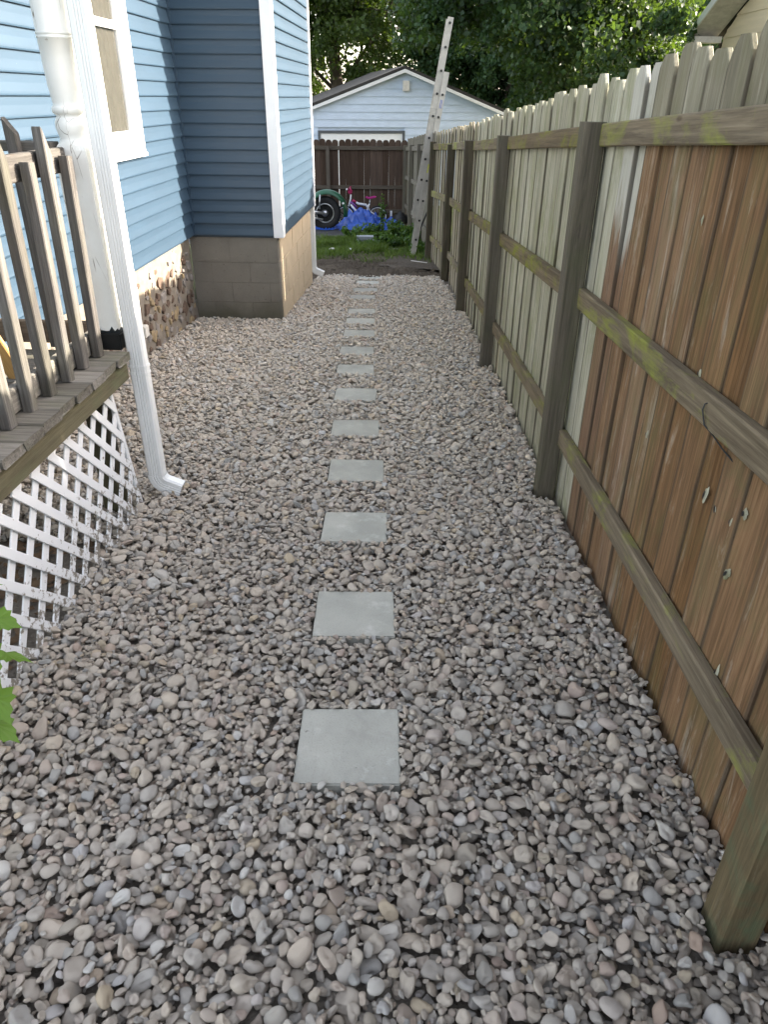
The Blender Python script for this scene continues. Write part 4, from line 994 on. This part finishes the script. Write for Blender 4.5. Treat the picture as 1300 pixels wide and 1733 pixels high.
def tree(name, base, ctr, rad, nclump, per, size, mat, label, trunk_r, seed, clump=(.35, .8), zmin=-9, flat=.6, shell=.2, group='trees behind the garage and fence', limbs=7):
    rg = np.random.default_rng(seed); base = np.array(base, float); ctr = np.array(ctr, float); rad = np.array(rad, float)
    t = empty(name, tuple(base), label=label, cat='tree', group=group)
    u = rg.normal(size=(nclump, 3)); u /= np.linalg.norm(u, axis=1)[:, None]; q = rg.uniform(shell, 1, (nclump, 1)) ** .7
    cc = ctr + u * q * rad; cc = cc[cc[:, 2] > zmin]
    if name == 'maple_tree': cc = cc[(cc[:, 0] < .325 * cc[:, 1] + .1) & ~((cc[:, 0] < .155 * cc[:, 1]) & (cc[:, 2] < 2.9))]
    pts = []
    for c in cc:
        r_ = rg.uniform(*clump); k = int(per * rg.uniform(.5, 1.4)); d = rg.normal(size=(k, 3)); d /= np.linalg.norm(d, axis=1)[:, None]
        p = c + d * (rg.uniform(0, 1, (k, 1)) ** .45) * r_ * np.array([1, 1, flat]); p[:, 2] -= .25 * r_ * (np.linalg.norm(p[:, :2] - c[:2], axis=1) / r_) ** 2
        pts.append(p)
    V, F = leaves(rg, np.concatenate(pts), size)
    o = tris_obj('crown', V - base, F, mat, t)
    m = MB(); top = ctr + np.array([0, 0, rad[2] * .3]) - base
    m.tube([(0, 0, -.3), tuple(top * .3 + np.array([.1, 0, 0])), tuple(top * .65), tuple(top)], [trunk_r * 1.3, trunk_r, trunk_r * .7, trunk_r * .25], 12)
    sel = cc[rg.choice(len(cc), min(limbs * 5, len(cc)), replace=False)]
    for k, c in enumerate(sel):
        a = top * (.25 + .6 * rg.uniform()); e = c - base; mid = a * .45 + e * .55 + np.array([0, 0, .25]); m.tube([tuple(a), tuple(mid), tuple(e)], [trunk_r * (.30 if k < limbs else .12), trunk_r * (.16 if k < limbs else .07), .012], 6)
    m.obj('trunk', M['bark'], t, True)
    return t
tree('maple_tree', (4.0, 21.5, gz(21.5)), (5.2, 20.0, 4.2), (5.2, 4.2, 4.4), 640, 330, .12, M['leaf'], 'large dark green maple overhanging the fence and garage on the right', .32, 21, zmin=1.0)
tree('broadleaf_tree', (-2.2, 38, -1.7), (-2.6, 36, 6.6), (6.0, 4.5, 4.7), 260, 260, .17, M['leaf2'], 'dark olive green tree behind the garage roof on the left', .30, 22, clump=(.5, 1.1), zmin=2.2)
tree('young_tree', (-6.4, 44, -1.7), (-6.6, 44, 2.6), (3.4, 2.5, 3.0), 160, 260, .18, M['leaf3'], 'bright yellow green tree far behind the left side of the garage', .16, 23, clump=(.4, .9), shell=.1)
tree('distant_tree', (3.6, 47, -1.7), (3.0, 46, 6.0), (7.5, 4, 6.2), 110, 150, .24, M['leaf2'], 'loose far tree between the ladder and the garage ridge with sky showing through', .3, 24, clump=(.5, 1.2))
tree('hedge_tree', (5.2, 35, -1.7), (5.0, 35, 3.4), (4.4, 2.5, 4.6), 300, 240, .17, M['leaf'], 'dark bushy tree right behind the right half of the garage roof', .22, 27, clump=(.4, .9), shell=.1)
tree('background_tree', (11.5, 31, -1.7), (12.0, 31, 5.0), (6.5, 5, 6.5), 230, 200, .20, M['leaf'], 'dark tree mass standing behind the cream house and the maple', .35, 25, clump=(.5, 1.1))

def grass_field(name, n, xr, yr, hr, mat, label, seed, dens, lift=-.05):
    rg = np.random.default_rng(seed); x = rg.uniform(*xr, n); y = rg.uniform(*yr, n); keep = rg.uniform(0, 1, n) < dens(x, y); x, y = x[keep], y[keep]; n = len(x)
    h = rg.uniform(*hr, n) * (.7 + .6 * (np.sin(x * 5) * np.sin(y * 3.1) > 0)); a = rg.uniform(0, 6.28, n); w = .004 + .004 * rg.uniform(size=n); z = -S * y + lift
    lean_ = rg.uniform(.1, .7, n) * h; V = np.empty((n, 4, 3)); ca, sa = np.cos(a), np.sin(a); b = a + rg.uniform(-1, 1, n)
    V[:, 0] = np.stack([x - w * ca, y - w * sa, z], 1); V[:, 1] = np.stack([x + w * ca, y + w * sa, z], 1)
    V[:, 2] = np.stack([x + w * ca * .7 + lean_ * .35 * np.cos(b), y + w * sa * .7 + lean_ * .35 * np.sin(b), z + h * .6], 1); V[:, 3] = np.stack([x + lean_ * np.cos(b), y + lean_ * np.sin(b), z + h], 1)
    i = np.arange(n)[:, None] * 4; F = np.concatenate([i + np.array([0, 1, 2]), i + np.array([0, 2, 3])])
    return tag(tris_obj(name, V.reshape(-1, 3), F, mat), label, kind='stuff')
grass_field('grass', 80000, (-1.5, .75), (11.9, 19.2), (.04, .13), M['grass'], 'short uneven grass between the soil strip and the tarp', 31,
            lambda x, y: np.clip((y - 12.0 - .25 * np.sin(x * 6)) / 1.5, 0, 1) * np.clip(1.2 - np.maximum(0, (y - 15.5 - .7 * (x + .6))) * 1.5, 0, 1) * (.45 + .55 * (np.sin(x * 4 + 1) * np.sin(y * 2.3) > -.3)))
grass_field('grass', 40000, (1.1, 9), (2, 26), (.05, .16), M['grass'], 'rough grass on the far side of the fence', 32, lambda x, y: .9)
def weed(x, y, h, n, seed, label, spread=.12, size=.05, lift=-.04):
    rg = np.random.default_rng(seed); t = empty('weed', (x, y, gz(y) + lift), label=label, cat='weed', group='weeds growing in the back yard grass')
    m = MB(); C = []
    for k in range(n):
        a = rg.uniform(0, 6.28); r_ = spread * rg.uniform(.2, 1); hh = h * rg.uniform(.6, 1); e = np.array([r_ * math.cos(a), r_ * math.sin(a), hh])
        m.tube([(e[0] * .2, e[1] * .2, 0), tuple(e * [.6, .6, .6]), tuple(e)], [.004, .003, .0015], 5)
        for q in np.linspace(.15, 1, int(6 + h * 22)): C.append(e * [q, q, q] + rg.normal(0, .012, 3))
    m.obj('stem', M['weed'], t); V, F = leaves(rg, np.repeat(np.array(C), 3, 0), size, .1); tris_obj('leaves', V, F, M['weed'], t); return t
weed(-.10, 16.3, .95, 3, 41, 'tall thin weed standing in front of the tarp', .06, .05)
weed(-.62, 16.2, .24, 5, 42, 'leafy weed in front of the middle of the blue tarp', .12, .06)
wl2 = ['broad weed clump left of the concrete block', 'dense weed clump right behind the concrete block', 'low weed clump between block and ladder', 'weed clump close to the ladder foot', 'tall weed clump just left of the ladder rails', 'weed clump behind the ladder by the grey fence', 'weed clump at the right end of the tarp', 'small weed at the grass edge in the middle', 'weed clump under the black pole', 'weed clump against the last fence post']
for i, (x, y, h) in enumerate(((-.75, 15.9, .22), (-.28, 15.8, .30), (-.08, 14.8, .26), (.12, 14.2, .26), (.22, 15.4, .34), (.46, 14.6, .40), (.15, 16.6, .30), (-.30, 14.1, .14), (.55, 13.4, .30), (.62, 12.9, .22))):
    weed(x, y, h, 16, 50 + i, wl2[i], .26, .060)

# young maple shoot at the left edge by the lattice
sh = empty('maple_shoot', (-.925, 1.40, gz(1.4)), label='bright green serrated leaves of a young maple shoot beside the lattice', cat='plant')
m = MB(); m.tube([(-.20, -.10, -.06), (-.18, -.06, .15), (-.15, 0, .36), (-.12, .04, .56)], [.006, .005, .004, .002], 6); m.tube([(-.17, -.03, .25), (-.12, .01, .33)], .003, 5); m.obj('stem', M['bark'], sh, True)
def mapleleaf(cx_, cy_, cz_, L, yaw, pitch, roll):
    out = [(0, 0), (.10, -.03), (.22, -.20), (.34, -.17), (.42, -.34), (.52, -.26), (.60, -.30), (.66, -.16), (.78, -.15), (.84, -.07), (1.0, 0)]
    pts = out + [(a, -b) for a, b in reversed(out[1:-1])]
    v = [(.45, 0, .0)] + [(a, b, -.10 * a * a - .25 * b * b + .02 * math.sin(a * 30)) for a, b in pts]; n = len(pts)
    o = mesh_obj('leaf', [(a * L, b * L, c * L) for a, b, c in v], [(0, 1 + k, 1 + (k + 1) % n) for k in range(n)], M['youngleaf'], sh)
    o.location = (cx_, cy_, cz_); o.rotation_euler = (roll, pitch, yaw)
mapleleaf(-.10, .03, .55, .12, R(-8), R(12), R(20)); mapleleaf(-.13, .02, .49, .15, R(-40), R(32), R(10)); mapleleaf(-.13, .06, .40, .13, R(-4), R(6), R(-25))
mapleleaf(-.14, .03, .33, .15, R(-45), R(26), R(15)); mapleleaf(-.13, .05, .60, .10, R(50), R(10), R(0)); mapleleaf(-.16, -.02, .26, .15, R(-20), R(20), R(0))

# clods on the bare soil
r8 = np.random.default_rng(8); n8 = 1500; cx8 = r8.uniform(-1.1, .75, n8); cy8 = r8.uniform(10.5, 13.3, n8); bv = np.array([(1, 0, 0), (0, 1, 0), (-1, 0, 0), (0, -1, 0), (0, 0, .8)])
s8 = r8.uniform(.006, .028, n8) * np.where(r8.uniform(size=n8) > .9, 1.6, 1); a8 = r8.uniform(0, 6.28, n8); V8 = bv[None] * s8[:, None, None] * r8.uniform(.6, 1.3, (n8, 5, 1))
V8 = np.stack([V8[:, :, 0] * np.cos(a8)[:, None] - V8[:, :, 1] * np.sin(a8)[:, None] + cx8[:, None], V8[:, :, 0] * np.sin(a8)[:, None] + V8[:, :, 1] * np.cos(a8)[:, None] + cy8[:, None], V8[:, :, 2] - S * cy8[:, None] - .008], 2)
F8 = np.concatenate([np.arange(n8)[:, None] * 5 + np.array(q) for q in ((0, 1, 4), (1, 2, 4), (2, 3, 4), (3, 0, 4))])
tag(tris_obj('soil_clods', V8.reshape(-1, 3), F8, M['strip']), 'loose clods of dry soil on the strip past the gravel', kind='stuff')
# litter under the deck
dl = MB(); rl = random.Random(9)
for k in range(700):
    v_, u_ = rl.uniform(.05, .90), rl.uniform(-6.6, -4.6); p = W(v_, u_); a = rl.uniform(0, 6.3); s_ = rl.uniform(.012, .03); z = gz(p[1]) - .035 + rl.uniform(0, .02)
    dl.add([(p[0] + s_ * math.cos(a + q) * (1 if q % 2 else 1.5), p[1] + s_ * math.sin(a + q), z + rl.uniform(0, .015)) for q in (0, 1.5, 3.1, 4.7)], [(0, 1, 2), (0, 2, 3)])
tag(dl.obj('leaf_litter', plain('dead_leaf', (.13, .085, .05), .9, .4, 20)), 'dead leaves scattered on the soil under the porch deck', kind='stuff')
print('script done')
